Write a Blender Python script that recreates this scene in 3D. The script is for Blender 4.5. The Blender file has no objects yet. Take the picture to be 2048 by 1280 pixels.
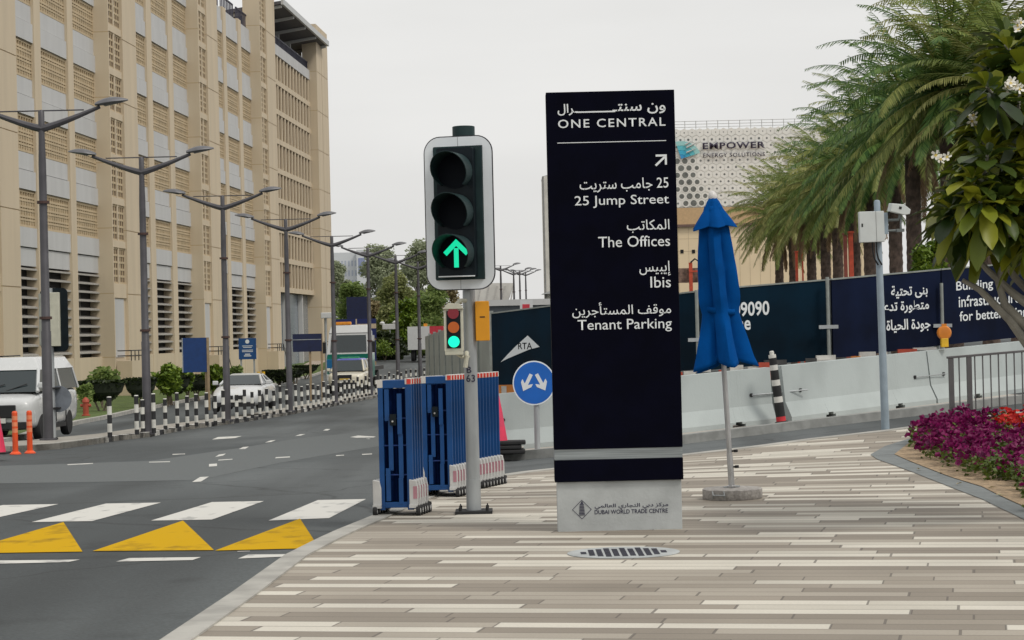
import bpy, bmesh, math, random
from mathutils import Vector, Matrix, Euler
R = math.radians
S = bpy.context.scene
COL = S.collection
random.seed(7)

# ------------------------------------------------------------------ camera
F = 4400.0                      # focal length in photo pixels (2048 x 1280)
ROLL, PITCH, EYE = 0.0235, 0.0048, 1.6
right = Vector((math.cos(ROLL), 0, -math.sin(ROLL)))
fwd = Vector((0, math.cos(PITCH), math.sin(PITCH)))
right = (right - fwd * right.dot(fwd)).normalized()
up = right.cross(fwd).normalized()
cam_d = bpy.data.cameras.new('camera'); cam = bpy.data.objects.new('camera', cam_d); COL.objects.link(cam)
cam.matrix_world = Matrix(((right.x, up.x, -fwd.x, 0), (right.y, up.y, -fwd.y, 0), (right.z, up.z, -fwd.z, EYE), (0, 0, 0, 1)))
cam_d.sensor_width = 36; cam_d.lens = F / 2048 * 36; cam_d.clip_start = .1; cam_d.clip_end = 4000
S.camera = cam

# ------------------------------------------------------------------ light
SUN_EL, SUN_AZ = R(52), R(128)          # azimuth clockwise from +Y (the view direction)
w = bpy.data.worlds.new('World'); S.world = w; w.use_nodes = True
nt = w.node_tree; nt.nodes.clear()
sky = nt.nodes.new('ShaderNodeTexSky'); sky.sky_type = 'NISHITA'; sky.sun_disc = False
sky.sun_elevation = SUN_EL; sky.sun_rotation = SUN_AZ; sky.dust_density = 5; sky.air_density = 1.2
hs = nt.nodes.new('ShaderNodeHueSaturation'); hs.inputs['Saturation'].default_value = .18
mx = nt.nodes.new('ShaderNodeMix'); mx.data_type = 'RGBA'; mx.inputs[0].default_value = .8
mx.inputs[7].default_value = (8.9, 8.84, 8.65, 1)   # high thin overcast
bg = nt.nodes.new('ShaderNodeBackground'); bg.inputs['Strength'].default_value = .1
ow = nt.nodes.new('ShaderNodeOutputWorld')
nt.links.new(sky.outputs[0], hs.inputs['Color']); nt.links.new(hs.outputs[0], mx.inputs[6])
ct = nt.nodes.new('ShaderNodeTexCoord'); cm = nt.nodes.new('ShaderNodeMapping'); cm.inputs['Scale'].default_value = (1.5, 1.5, 7); nt.links.new(ct.outputs['Generated'], cm.inputs[0])
cn = nt.nodes.new('ShaderNodeTexNoise'); cn.inputs['Scale'].default_value = 2.2; cn.inputs['Detail'].default_value = 5; nt.links.new(cm.outputs[0], cn.inputs[0])
cr_ = nt.nodes.new('ShaderNodeMapRange'); cr_.inputs[1].default_value = .3; cr_.inputs[2].default_value = .7; cr_.inputs[3].default_value = .93; cr_.inputs[4].default_value = 1.04; nt.links.new(cn.outputs[0], cr_.inputs[0])
cs_ = nt.nodes.new('ShaderNodeVectorMath'); cs_.operation = 'SCALE'; nt.links.new(mx.outputs[2], cs_.inputs[0]); nt.links.new(cr_.outputs[0], cs_.inputs['Scale']); nt.links.new(cs_.outputs[0], bg.inputs[0]); nt.links.new(bg.outputs[0], ow.inputs[0])
sd = bpy.data.lights.new('sun', 'SUN'); sd.energy = 1.4; sd.angle = R(12); sd.color = (1, .95, .87)
sun = bpy.data.objects.new('sun', sd); COL.objects.link(sun)
sv = Vector((math.sin(SUN_AZ) * math.cos(SUN_EL), math.cos(SUN_AZ) * math.cos(SUN_EL), math.sin(SUN_EL)))
sun.rotation_euler = sv.to_track_quat('Z', 'Y').to_euler()
S.view_settings.view_transform = 'Standard'; S.view_settings.look = 'None'
S.view_settings.exposure = 0.06; S.view_settings.gamma = 1

# ------------------------------------------------------------------ terrain height and picture-to-place helpers
LT = [(-50, 0), (18, 0), (24, -.06), (30, -.17), (40, -.38), (48.6, -.58), (58, -.86), (71, -1.09), (83, -1.26), (96, -1.36),
      (108, -1.43), (135, -1.45), (165, -1.3), (250, .2), (400, 1.5), (900, 2), (4000, 2)]
def lerp(a, b, t): return a + (b - a) * t
def prof(tab, x):
    if x <= tab[0][0]: return tab[0][1]
    for (x0, y0), (x1, y1) in zip(tab, tab[1:]):
        if x <= x1: return lerp(y0, y1, (x - x0) / (x1 - x0))
    return tab[-1][1]
def sm(x, a, b):
    t = min(1, max(0, (x - a) / (b - a))); return t * t * (3 - 2 * t)
def h(X, Y):
    return prof(LT, Y) + sm(Y, 18, 33) * .072 * min(12, max(0, X + .5)) * (1 - sm(Y, 90, 200))
def ray(px, py):
    return fwd + right * ((px - 1024) / F) + up * ((640 - py) / F)
def AT(px, py, Y):
    d = ray(px, py); t = Y / d.y
    return Vector((d.x * t, Y, EYE + d.z * t))
def G(px, py, dz=0.0):
    d = ray(px, py); t = 3.0; st = .5
    f = lambda t: EYE + d.z * t - (h(d.x * t, d.y * t) + dz)
    while f(t) > 0 and t < 1500: t += st; st = .25 + t * .004
    a, b = max(0.1, t - st), t
    for _ in range(30):
        m = (a + b) / 2
        if f(m) > 0: a = m
        else: b = m
    t = (a + b) / 2
    return Vector((d.x * t, d.y * t, EYE + d.z * t))
def horizon(px): return 661 - .0235 * (px - 1024)
def at_depth(px, Y, dz=0.0):
    X = ray(px, horizon(px)).x * Y; return Vector((X, Y, h(X, Y) + dz))

# ------------------------------------------------------------------ materials
MC = {}
def mat(name, col, rough=.6, metal=0, var=.12, scale=6, bump=0, bscale=40, spec=.5, emit=None, estr=1, trans=0, coat=0, col2=None, detail=4, stretch=None, vlo=.35, vhi=.65):
    if name in MC: return MC[name]
    m = bpy.data.materials.new(name); m.use_nodes = True
    n, l = m.node_tree.nodes, m.node_tree.links
    p = n['Principled BSDF']; p.inputs['Roughness'].default_value = rough; p.inputs['Metallic'].default_value = metal
    p.inputs['Specular IOR Level'].default_value = spec
    if coat: p.inputs['Coat Weight'].default_value = coat
    if trans: p.inputs['Transmission Weight'].default_value = trans
    c = tuple(col) + (1,)
    tc = n.new('ShaderNodeTexCoord')
    co = tc.outputs['Object']
    if stretch:
        mp = n.new('ShaderNodeMapping'); mp.inputs['Scale'].default_value = stretch; l.new(co, mp.inputs[0]); co = mp.outputs[0]
    if var or col2:
        nz = n.new('ShaderNodeTexNoise'); nz.inputs['Scale'].default_value = scale; nz.inputs['Detail'].default_value = detail
        l.new(co, nz.inputs['Vector'])
        cr = n.new('ShaderNodeValToRGB'); cr.color_ramp.elements[0].position = vlo; cr.color_ramp.elements[1].position = vhi
        if col2: a, b = tuple(col2) + (1,), c
        else: a = tuple(x * (1 - var) for x in col) + (1,); b = tuple(min(1, x * (1 + var)) for x in col) + (1,)
        cr.color_ramp.elements[0].color = a; cr.color_ramp.elements[1].color = b
        l.new(nz.outputs[0], cr.inputs[0]); l.new(cr.outputs[0], p.inputs['Base Color'])
        rr = n.new('ShaderNodeMapRange'); rr.inputs[3].default_value = max(0, rough - .08); rr.inputs[4].default_value = min(1, rough + .08)
        l.new(nz.outputs[0], rr.inputs[0]); l.new(rr.outputs[0], p.inputs['Roughness'])
    else: p.inputs['Base Color'].default_value = c
    if bump:
        nb = n.new('ShaderNodeTexNoise'); nb.inputs['Scale'].default_value = bscale; nb.inputs['Detail'].default_value = 6
        l.new(co, nb.inputs['Vector'])
        bp = n.new('ShaderNodeBump'); bp.inputs['Strength'].default_value = bump; bp.inputs['Distance'].default_value = .02
        l.new(nb.outputs[0], bp.inputs['Height']); l.new(bp.outputs[0], p.inputs['Normal'])
    if emit:
        p.inputs['Emission Color'].default_value = tuple(emit) + (1,); p.inputs['Emission Strength'].default_value = estr
    MC[name] = m; return m

def leaf_mat(name, a, b, rough=.5, tl=.22):
    """foliage: per-leaf random tint between a and b, slight translucency"""
    if name in MC: return MC[name]
    m = bpy.data.materials.new(name); m.use_nodes = True
    n, l = m.node_tree.nodes, m.node_tree.links
    p = n['Principled BSDF']; p.inputs['Roughness'].default_value = rough; p.inputs['Specular IOR Level'].default_value = .35
    g = n.new('ShaderNodeNewGeometry'); cr = n.new('ShaderNodeValToRGB')
    cr.color_ramp.elements[0].color = tuple(a) + (1,); cr.color_ramp.elements[1].color = tuple(b) + (1,)
    l.new(g.outputs['Random Per Island'], cr.inputs[0]); l.new(cr.outputs[0], p.inputs['Base Color'])
    tr = n.new('ShaderNodeBsdfTranslucent'); l.new(cr.outputs[0], tr.inputs[0])
    ms = n.new('ShaderNodeMixShader'); ms.inputs[0].default_value = tl
    l.new(p.outputs[0], ms.inputs[1]); l.new(tr.outputs[0], ms.inputs[2]); l.new(ms.outputs[0], n['Material Output'].inputs[0])
    MC[name] = m; return m

def paving_mat():
    m = bpy.data.materials.new('strip paving'); m.use_nodes = True
    n, l = m.node_tree.nodes, m.node_tree.links
    p = n['Principled BSDF']; p.inputs['Roughness'].default_value = .75
    def M(op, a, b=None, c=None):
        x = n.new('ShaderNodeMath'); x.operation = op
        for i, v in enumerate((a, b, c)):
            if v is None: continue
            if isinstance(v, (int, float)): x.inputs[i].default_value = v
            else: l.new(v, x.inputs[i])
        return x.outputs[0]
    tc = n.new('ShaderNodeTexCoord'); mp = n.new('ShaderNodeMapping'); mp.inputs['Rotation'].default_value = (0, 0, R(12))
    l.new(tc.outputs['Object'], mp.inputs[0]); sp = n.new('ShaderNodeSeparateXYZ'); l.new(mp.outputs[0], sp.inputs[0])
    u, v = sp.outputs[0], sp.outputs[1]
    vr = M('DIVIDE', v, .2); row = M('FLOOR', vr); vf = M('FRACT', vr)
    def wn(a, b=None):
        cx = n.new('ShaderNodeCombineXYZ'); l.new(a, cx.inputs[0])
        if b is not None: l.new(b, cx.inputs[1])
        t = n.new('ShaderNodeTexWhiteNoise'); t.noise_dimensions = '2D'; l.new(cx.outputs[0], t.inputs['Vector']); return t
    wr = wn(row)
    ln = M('MULTIPLY_ADD', wr.outputs[0], .7, .75)
    off = M('MULTIPLY', wn(M('ADD', row, 77.3)).outputs[0], 9.0)
    uu = M('ADD', M('DIVIDE', u, ln), off); cell = M('FLOOR', uu); uf = M('FRACT', uu)
    wc = wn(cell, row)
    cr = n.new('ShaderNodeValToRGB'); cr.color_ramp.interpolation = 'CONSTANT'
    els = cr.color_ramp.elements
    els[0].color = (.24, .208, .168, 1); els[1].position = .24; els[1].color = (.292, .256, .208, 1)
    e = els.new(.46); e.color = (.352, .314, .26, 1); e = els.new(.66); e.color = (.575, .54, .465, 1); e = els.new(.86); e.color = (.49, .458, .39, 1)
    l.new(wc.outputs[0], cr.inputs[0])
    # joints
    jv = M('GREATER_THAN', M('ABSOLUTE', M('SUBTRACT', vf, .5)), .468)
    ju = M('GREATER_THAN', M('ABSOLUTE', M('SUBTRACT', uf, .5)), .4935)
    j = M('MAXIMUM', jv, ju)
    mxj = n.new('ShaderNodeMix'); mxj.data_type = 'RGBA'; l.new(M('MULTIPLY', j, .75), mxj.inputs[0]); mxj.inputs[7].default_value = (.1, .085, .072, 1)
    # grime and grain
    nz = n.new('ShaderNodeTexNoise'); nz.inputs['Scale'].default_value = .9; nz.inputs['Detail'].default_value = 8; l.new(tc.outputs['Object'], nz.inputs[0])
    ng = n.new('ShaderNodeTexNoise'); ng.inputs['Scale'].default_value = 60; ng.inputs['Detail'].default_value = 3; l.new(tc.outputs['Object'], ng.inputs[0])
    k = M('MULTIPLY', M('MULTIPLY_ADD', nz.outputs[0], .45, .77), M('MULTIPLY_ADD', ng.outputs[0], .3, .85))
    vm = n.new('ShaderNodeVectorMath'); vm.operation = 'SCALE'; l.new(cr.outputs[0], vm.inputs[0]); l.new(k, vm.inputs['Scale'])
    l.new(vm.outputs[0], mxj.inputs[6]); l.new(mxj.outputs[2], p.inputs['Base Color'])
    bp = n.new('ShaderNodeBump'); bp.inputs['Strength'].default_value = .5; bp.inputs['Distance'].default_value = .005
    l.new(M('ADD', M('SUBTRACT', M('MULTIPLY', ng.outputs[0], .3), M('MULTIPLY', j, 1.6)), M('MULTIPLY', wn(cell, M('ADD', row, 31.7)).outputs[0], .8)), bp.inputs['Height']); l.new(bp.outputs[0], p.inputs['Normal'])
    return m

def asphalt_mat():
    m = bpy.data.materials.new('asphalt'); m.use_nodes = True
    n, l = m.node_tree.nodes, m.node_tree.links; p = n['Principled BSDF']; p.inputs['Roughness'].default_value = .85
    tc = n.new('ShaderNodeTexCoord')
    mp = n.new('ShaderNodeMapping'); mp.inputs['Scale'].default_value = (1, .35, 1); mp.inputs['Rotation'].default_value = (0, 0, R(70)); l.new(tc.outputs['Object'], mp.inputs[0])
    a = n.new('ShaderNodeTexNoise'); a.inputs['Scale'].default_value = .11; a.inputs['Detail'].default_value = 5; l.new(mp.outputs[0], a.inputs[0])
    b = n.new('ShaderNodeTexNoise'); b.inputs['Scale'].default_value = 45; b.inputs['Detail'].default_value = 3; l.new(tc.outputs['Object'], b.inputs[0])
    cr = n.new('ShaderNodeValToRGB'); cr.color_ramp.elements[0].position = .44; cr.color_ramp.elements[0].color = (.044, .051, .053, 1)
    cr.color_ramp.elements[1].position = .58; cr.color_ramp.elements[1].color = (.088, .098, .1, 1)
    l.new(a.outputs[0], cr.inputs[0])
    mr = n.new('ShaderNodeMapRange'); mr.inputs[1].default_value = .3; mr.inputs[2].default_value = .7; mr.inputs[3].default_value = .8; mr.inputs[4].default_value = 1.2; l.new(b.outputs[0], mr.inputs[0])
    vm = n.new('ShaderNodeVectorMath'); vm.operation = 'SCALE'; l.new(cr.outputs[0], vm.inputs[0]); l.new(mr.outputs[0], vm.inputs['Scale'])
    # wheel paths, stains and cracks along the carriageway
    mw = n.new('ShaderNodeMapping'); mw.inputs['Scale'].default_value = (.9, .05, 1); l.new(tc.outputs['Object'], mw.inputs[0])
    wv = n.new('ShaderNodeTexNoise'); wv.inputs['Scale'].default_value = .9; wv.inputs['Detail'].default_value = 4; l.new(mw.outputs[0], wv.inputs[0])
    w2 = n.new('ShaderNodeMapRange'); w2.inputs[1].default_value = .35; w2.inputs[2].default_value = .65; w2.inputs[3].default_value = .74; w2.inputs[4].default_value = 1.2; l.new(wv.outputs[0], w2.inputs[0])
    st = n.new('ShaderNodeTexNoise'); st.inputs['Scale'].default_value = 1.3; st.inputs['Detail'].default_value = 6; l.new(tc.outputs['Object'], st.inputs[0])
    s2 = n.new('ShaderNodeMapRange'); s2.inputs[1].default_value = .6; s2.inputs[2].default_value = .72; s2.inputs[3].default_value = 1; s2.inputs[4].default_value = .7; l.new(st.outputs[0], s2.inputs[0])
    dn = n.new('ShaderNodeTexNoise'); dn.inputs['Scale'].default_value = 1.5; l.new(tc.outputs['Object'], dn.inputs[0])
    dv = n.new('ShaderNodeVectorMath'); dv.operation = 'MULTIPLY_ADD'; dv.inputs[1].default_value = (.5, .5, 0); l.new(dn.outputs['Color'], dv.inputs[0]); l.new(tc.outputs['Object'], dv.inputs[2])
    vo = n.new('ShaderNodeTexVoronoi'); vo.feature = 'DISTANCE_TO_EDGE'; vo.inputs['Scale'].default_value = .16; l.new(dv.outputs[0], vo.inputs['Vector'])
    cr2 = n.new('ShaderNodeMapRange'); cr2.inputs[1].default_value = 0; cr2.inputs[2].default_value = .006; cr2.inputs[3].default_value = .55; cr2.inputs[4].default_value = 1; l.new(vo.outputs[0], cr2.inputs[0])
    pr = None
    for x in (w2, s2, cr2):
        if pr is None: pr = x.outputs[0]
        else:
            mm = n.new('ShaderNodeMath'); mm.operation = 'MULTIPLY'; l.new(pr, mm.inputs[0]); l.new(x.outputs[0], mm.inputs[1]); pr = mm.outputs[0]
    vm2 = n.new('ShaderNodeVectorMath'); vm2.operation = 'SCALE'; l.new(vm.outputs[0], vm2.inputs[0]); l.new(pr, vm2.inputs['Scale'])
    l.new(vm2.outputs[0], p.inputs['Base Color'])
    bp = n.new('ShaderNodeBump'); bp.inputs['Strength'].default_value = .3; bp.inputs['Distance'].default_value = .01; l.new(b.outputs[0], bp.inputs['Height']); l.new(bp.outputs[0], p.inputs['Normal'])
    return m

# ------------------------------------------------------------------ mesh builder
class MB:
    def __init__(s): s.v = []; s.f = []; s.m = []
    def add(s, vs, fs, mi=0):
        o = len(s.v); s.v += [tuple(x) for x in vs]; s.f += [tuple(i + o for i in f) for f in fs]; s.m += [mi] * len(fs); return s
    def box(s, x0, x1, y0, y1, z0, z1, mi=0, M=None):
        vs = [Vector((x, y, z)) for z in (z0, z1) for y in (y0, y1) for x in (x0, x1)]
        if M is not None: vs = [M @ v for v in vs]
        return s.add(vs, [(0, 2, 3, 1), (4, 5, 7, 6), (0, 1, 5, 4), (2, 6, 7, 3), (0, 4, 6, 2), (1, 3, 7, 5)], mi)
    def tube(s, pts, rad, n=10, mi=0, cap=True):
        pts = [Vector(p) for p in pts]; k = len(pts)
        if not hasattr(rad, '__len__'): rad = [rad] * k
        vs = []; pr = None
        for i, p in enumerate(pts):
            t = (pts[min(i + 1, k - 1)] - pts[max(i - 1, 0)]).normalized()
            if pr is None: a = t.orthogonal().normalized()
            else: a = (pr - t * pr.dot(t)).normalized()
            pr = a; b = t.cross(a)
            for j in range(n):
                th = 2 * math.pi * j / n; vs.append(p + (a * math.cos(th) + b * math.sin(th)) * rad[i])
        fs = [(i * n + j, i * n + (j + 1) % n, (i + 1) * n + (j + 1) % n, (i + 1) * n + j) for i in range(k - 1) for j in range(n)]
        if cap: fs += [tuple(reversed(range(n))), tuple((k - 1) * n + j for j in range(n))]
        return s.add(vs, fs, mi)
    def lathe(s, prof_, n=24, c=(0, 0, 0), mi=0, M=None):
        vs = [Vector((c[0] + r * math.cos(2 * math.pi * j / n), c[1] + r * math.sin(2 * math.pi * j / n), c[2] + z)) for r, z in prof_ for j in range(n)]
        if M is not None: vs = [M @ v for v in vs]
        k = len(prof_)
        fs = [(i * n + j, i * n + (j + 1) % n, (i + 1) * n + (j + 1) % n, (i + 1) * n + j) for i in range(k - 1) for j in range(n)]
        fs += [tuple(reversed(range(n))), tuple((k - 1) * n + j for j in range(n))]
        return s.add(vs, fs, mi)
    def prism(s, poly, a, b, axis='y', mi=0, M=None):
        """2D polygon swept from a to b; axis y: poly in xz; axis x: poly in yz; axis z: poly in xy"""
        f = {'y': lambda p, t: (p[0], t, p[1]), 'x': lambda p, t: (t, p[0], p[1]), 'z': lambda p, t: (p[0], p[1], t)}[axis]
        n = len(poly); vs = [Vector(f(p, a)) for p in poly] + [Vector(f(p, b)) for p in poly]
        if M is not None: vs = [M @ v for v in vs]
        fs = [tuple(range(n)), tuple(reversed(range(n, 2 * n)))] + [(i, i + n, (i + 1) % n + n, (i + 1) % n) for i in range(n)]
        return s.add(vs, fs, mi)
    def mesh(s, name, mats, smooth=False, fixn=True):
        me = bpy.data.meshes.new(name); me.from_pydata(s.v, [], s.f)
        for m in (mats if isinstance(mats, (list, tuple)) else [mats]): me.materials.append(m)
        me.polygons.foreach_set('material_index', s.m)
        if fixn:
            bm = bmesh.new(); bm.from_mesh(me); bmesh.ops.recalc_face_normals(bm, faces=bm.faces); bm.to_mesh(me); bm.free()
        if smooth:
            me.polygons.foreach_set('use_smooth', [True] * len(me.polygons))
            try: me.set_sharp_from_angle(angle=R(40))
            except Exception: pass
        me.update(); return me
    def build(s, name, mats, parent=None, smooth=False, bevel=0, loc=None, rot=None, fixn=True):
        return link(name, s.mesh(name, mats, smooth, fixn), parent, bevel, loc, rot)
def link(name, me, parent=None, bevel=0, loc=None, rot=None):
    o = bpy.data.objects.new(name, me); COL.objects.link(o)
    if parent: o.parent = parent
    if loc is not None: o.location = loc
    if rot is not None: o.rotation_euler = rot
    if bevel:
        b = o.modifiers.new('bevel', 'BEVEL'); b.width = bevel; b.segments = 2; b.limit_method = 'ANGLE'; b.angle_limit = R(35); b.harden_normals = False
    return o
def thing(name, label, cat, loc=(0, 0, 0), rz=0, group=None):
    o = bpy.data.objects.new(name, None); COL.objects.link(o); o.empty_display_size = .2
    o.location = loc; o.rotation_euler = (0, 0, rz); return tag(o, label, cat, group)
def tag(o, label, cat, group=None, kind=None):
    o['label'] = label; o['category'] = cat
    if group: o['group'] = group
    if kind: o['kind'] = kind
    return o
def dup(root, loc, rz=None, label=None, group=None, scale=None):
    r = root.copy(); COL.objects.link(r); r.location = loc
    if rz is not None: r.rotation_euler = (0, 0, rz)
    if scale is not None: r.scale = (scale,) * 3 if not hasattr(scale, '__len__') else scale
    if label: r['label'] = label
    if group: r['group'] = group
    for ch in list(root.children):
        c = ch.copy(); COL.objects.link(c); c.parent = r
        for g in ch.children:
            d = g.copy(); COL.objects.link(d); d.parent = c
    return r
def struct(name, mb, m, smooth=False, bevel=0):
    o = mb.build(name, m, smooth=smooth, bevel=bevel); o['kind'] = 'structure'; return o

# --- writing: mesh text fitted to a box of the carrier's own x/z plane (facing -y)
AR = {'ا': (0xFE8D, 0xFE8E), 'أ': (0xFE83, 0xFE84), 'إ': (0xFE87, 0xFE88), 'ب': (0xFE8F, 4), 'ة': (0xFE93, 0xFE94), 'ت': (0xFE95, 4), 'ج': (0xFE9D, 4), 'ح': (0xFEA1, 4),
      'د': (0xFEA9, 0xFEAA), 'ر': (0xFEAD, 0xFEAE), 'ز': (0xFEAF, 0xFEB0), 'س': (0xFEB1, 4), 'ط': (0xFEC1, 4), 'ع': (0xFEC9, 4), 'ف': (0xFED1, 4), 'ق': (0xFED5, 4),
      'ك': (0xFED9, 4), 'ل': (0xFEDD, 4), 'م': (0xFEE1, 4), 'ن': (0xFEE5, 4), 'و': (0xFEED, 0xFEEE), 'ى': (0xFEEF, 0xFEF0), 'ي': (0xFEF1, 4), 'ـ': (0x640, 4)}
def arabic(t):
    out = []
    for wd in t.split(' '):
        if wd[0].isdigit(): out.append(wd); continue
        g = ''
        for i, c in enumerate(wd):
            base, k = AR[c]
            pj = i > 0 and AR[wd[i - 1]][1] == 4; nj = k == 4 and i < len(wd) - 1
            if c == 'ـ': g += chr(0x640)
            elif k == 4: g += chr(base + (3 if pj and nj else 2 if nj else 1 if pj else 0))
            else: g += chr(k if pj else base)
        out.append(g[::-1])
    return ' '.join(out[::-1])
def text_mesh(body, weight=0, spacing=1):
    cu = bpy.data.curves.new('t', 'FONT'); cu.body = body; cu.size = 1; cu.offset = weight; cu.resolution_u = 3; cu.space_character = spacing
    o = bpy.data.objects.new('t', cu); COL.objects.link(o); bpy.context.view_layer.update()
    me = bpy.data.meshes.new_from_object(o.evaluated_get(bpy.context.evaluated_depsgraph_get()))
    bpy.data.objects.remove(o); bpy.data.curves.remove(cu)
    return me
def write(body, x0, x1, z0, z1, y, m, parent, weight=0, spacing=1, shear=0, name='lettering'):
    me = text_mesh(body, weight, spacing)
    xs = [v.co.x for v in me.vertices]; ys = [v.co.y for v in me.vertices]
    ax, bx, ay, by = min(xs), max(xs), min(ys), max(ys)
    for v in me.vertices:
        X = lerp(x0, x1, (v.co.x - ax) / (bx - ax)); Z = lerp(z0, z1, (v.co.y - ay) / (by - ay))
        v.co = (X, y, Z + shear * X)
    me.materials.append(m)
    return link(name, me, parent)
def locf(bx, by, s):
    """photo pixel -> (x, z) on an upright face whose base point is at pixel bx,by and scale s px/m"""
    c, si = math.cos(ROLL), math.sin(ROLL)
    return lambda px, py: (((px - bx) * c + (by - py) * si) / s, (-(px - bx) * si + (by - py) * c) / s)

# ------------------------------------------------------------------ ground sheets
def densify(poly, step):
    out = []
    n = len(poly)
    for i in range(n):
        a, b = Vector(poly[i][:2]), Vector(poly[(i + 1) % n][:2]); k = max(1, int((b - a).length / step))
        out += [a.lerp(b, j / k) for j in range(k)]
    return out
def sheet(name, poly, dz, m, step=1.0, kind='structure', edge=0.0):
    """polygon laid over the terrain at dz; edge > 0 adds a vertical skirt of that height"""
    bm = bmesh.new(); vs = [bm.verts.new((p[0], p[1], 0)) for p in poly]; f = bm.faces.new(vs)
    bmesh.ops.triangulate(bm, faces=[f])
    xs = [p[0] for p in poly]; ys = [p[1] for p in poly]
    for ax, lo, hi in ((0, min(xs), max(xs)), (1, min(ys), max(ys))):
        k = lo + step
        while k < hi:
            co = [0, 0, 0]; no = [0, 0, 0]; co[ax] = k; no[ax] = 1
            bmesh.ops.bisect_plane(bm, geom=bm.verts[:] + bm.edges[:] + bm.faces[:], plane_co=co, plane_no=no); k += step
    bmesh.ops.dissolve_degenerate(bm, dist=1e-5, edges=bm.edges[:])
    bmesh.ops.recalc_face_normals(bm, faces=bm.faces)
    for f in bm.faces:
        if f.normal.z < 0: f.normal_flip()
    bd = [e for e in bm.edges if e.is_boundary]
    for v in bm.verts: v.co.z = h(v.co.x, v.co.y) + dz
    if edge:
        r = bmesh.ops.extrude_edge_only(bm, edges=bd)
        for g in r['geom']:
            if isinstance(g, bmesh.types.BMVert): g.co.z -= edge
    me = bpy.data.meshes.new(name); bm.to_mesh(me); bm.free(); me.materials.append(m)
    o = link(name, me)
    if kind: o['kind'] = kind
    return o
def ribbon(mb, pts, wl, wr, dz0, dz1, mi=0, step=.5, mfun=None):
    """kerb: a box-section strip along pts, from wl left to wr right of the line, bottom dz0 top dz1 over the terrain"""
    P = [Vector(p[:2]) for p in pts]; Q = []
    for a, b in zip(P, P[1:]):
        k = max(1, int((b - a).length / step)); Q += [a.lerp(b, j / k) for j in range(k)]
    Q.append(P[-1]); rows = []
    for i, q in enumerate(Q):
        t = (Q[min(i + 1, len(Q) - 1)] - Q[max(0, i - 1)]).normalized(); nn = Vector((t.y, -t.x))
        a, b = q - nn * wl, q + nn * wr
        rows.append([(a.x, a.y, h(q.x, q.y) + dz0), (a.x, a.y, h(q.x, q.y) + dz1), (b.x, b.y, h(q.x, q.y) + dz1), (b.x, b.y, h(q.x, q.y) + dz0)])
    for i, (r0, r1) in enumerate(zip(rows, rows[1:])):
        mm = mfun(i) if mfun else mi
        mb.add(r0 + r1, [(0, 1, 5, 4), (1, 2, 6, 5), (2, 3, 7, 6)] + ([(0, 3, 2, 1)] if i == 0 else []) + ([(4, 5, 6, 7)] if i == len(rows) - 2 else []), mm)
GP = lambda pts, dz=0: [G(x, y, dz) for x, y in pts]
KH = .12
m_asph = asphalt_mat(); m_pave = paving_mat()
m_kerb = mat('kerb concrete', (.36, .35, .32), .85, var=.18, scale=3, bump=.2)
m_islk = mat('island kerb', (.25, .255, .245), .85, var=.15)
m_kerbd = mat('grey granite edging', (.17, .185, .185), .8, var=.12, scale=5, bump=.15)
m_white = mat('white road paint', (.6, .59, .55), .7, scale=5, detail=12, col2=(.3, .3, .29), vlo=.3, vhi=.42, stretch=(1, .5, 1))
m_yel = mat('yellow road paint', (.56, .33, .001), .8, spec=.08, scale=4, detail=12, col2=(.34, .2, .005), vlo=.3, vhi=.45, stretch=(1, .5, 1))
m_black = mat('black kerb paint', (.035, .035, .04), .7, var=.3)
m_soil = mat('sandy soil', (.33, .24, .15), .95, var=.3, scale=18, bump=.8)
m_grass = mat('lawn', (.075, .115, .022), .9, var=.35, scale=2, bump=1, bscale=30)

# asphalt ground reaching the horizon
def ground():
    mb = MB()
    xs = [-900, -400, -200, -110, -60, -40] + [i for i in range(-32, 33, 2)] + [40, 60, 110, 200, 400, 900]
    ys = [-60, -20, 0, 10, 14] + [16 + i for i in range(0, 34)] + [50 + 4 * i for i in range(40)] + [215, 235, 255, 300, 400, 600, 900, 1600, 2600]
    n = len(xs)
    for y in ys:
        for x in xs: mb.v.append((x, y, h(x, y) - KH))
    for j in range(len(ys) - 1):
        for i in range(n - 1): mb.f.append((j * n + i, j * n + i + 1, (j + 1) * n + i + 1, (j + 1) * n + i)); mb.m.append(0)
    return struct('ground', mb, m_asph, smooth=True)
ground()
# pavement with its kerb
kerb_line = [Vector((-2.95, -3)), Vector((-2.1, 8))] + [p.xy for p in GP([(310, 1290), (460, 1190), (570, 1112), (640, 1077), (735, 1037), (800, 1008), (880, 978), (960, 957), (1040, 945), (1130, 935), (1240, 922), (1370, 909), (1500, 894), (1620, 878), (1770, 861), (1850, 850), (2100, 815)])]
pave_poly = [Vector(p) for p in kerb_line] + [Vector((14, kerb_line[-1].y)), Vector((14, -3))]
sheet('pavement', pave_poly, 0, m_pave, 1.0)
mb = MB(); ribbon(mb, kerb_line, .0, .17, -KH - .02, .012); ribbon(mb, [Vector((p.x, p.y)) for p in kerb_line], .001, .0, -KH, .0)
struct('kerb', mb, m_kerb)
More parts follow.
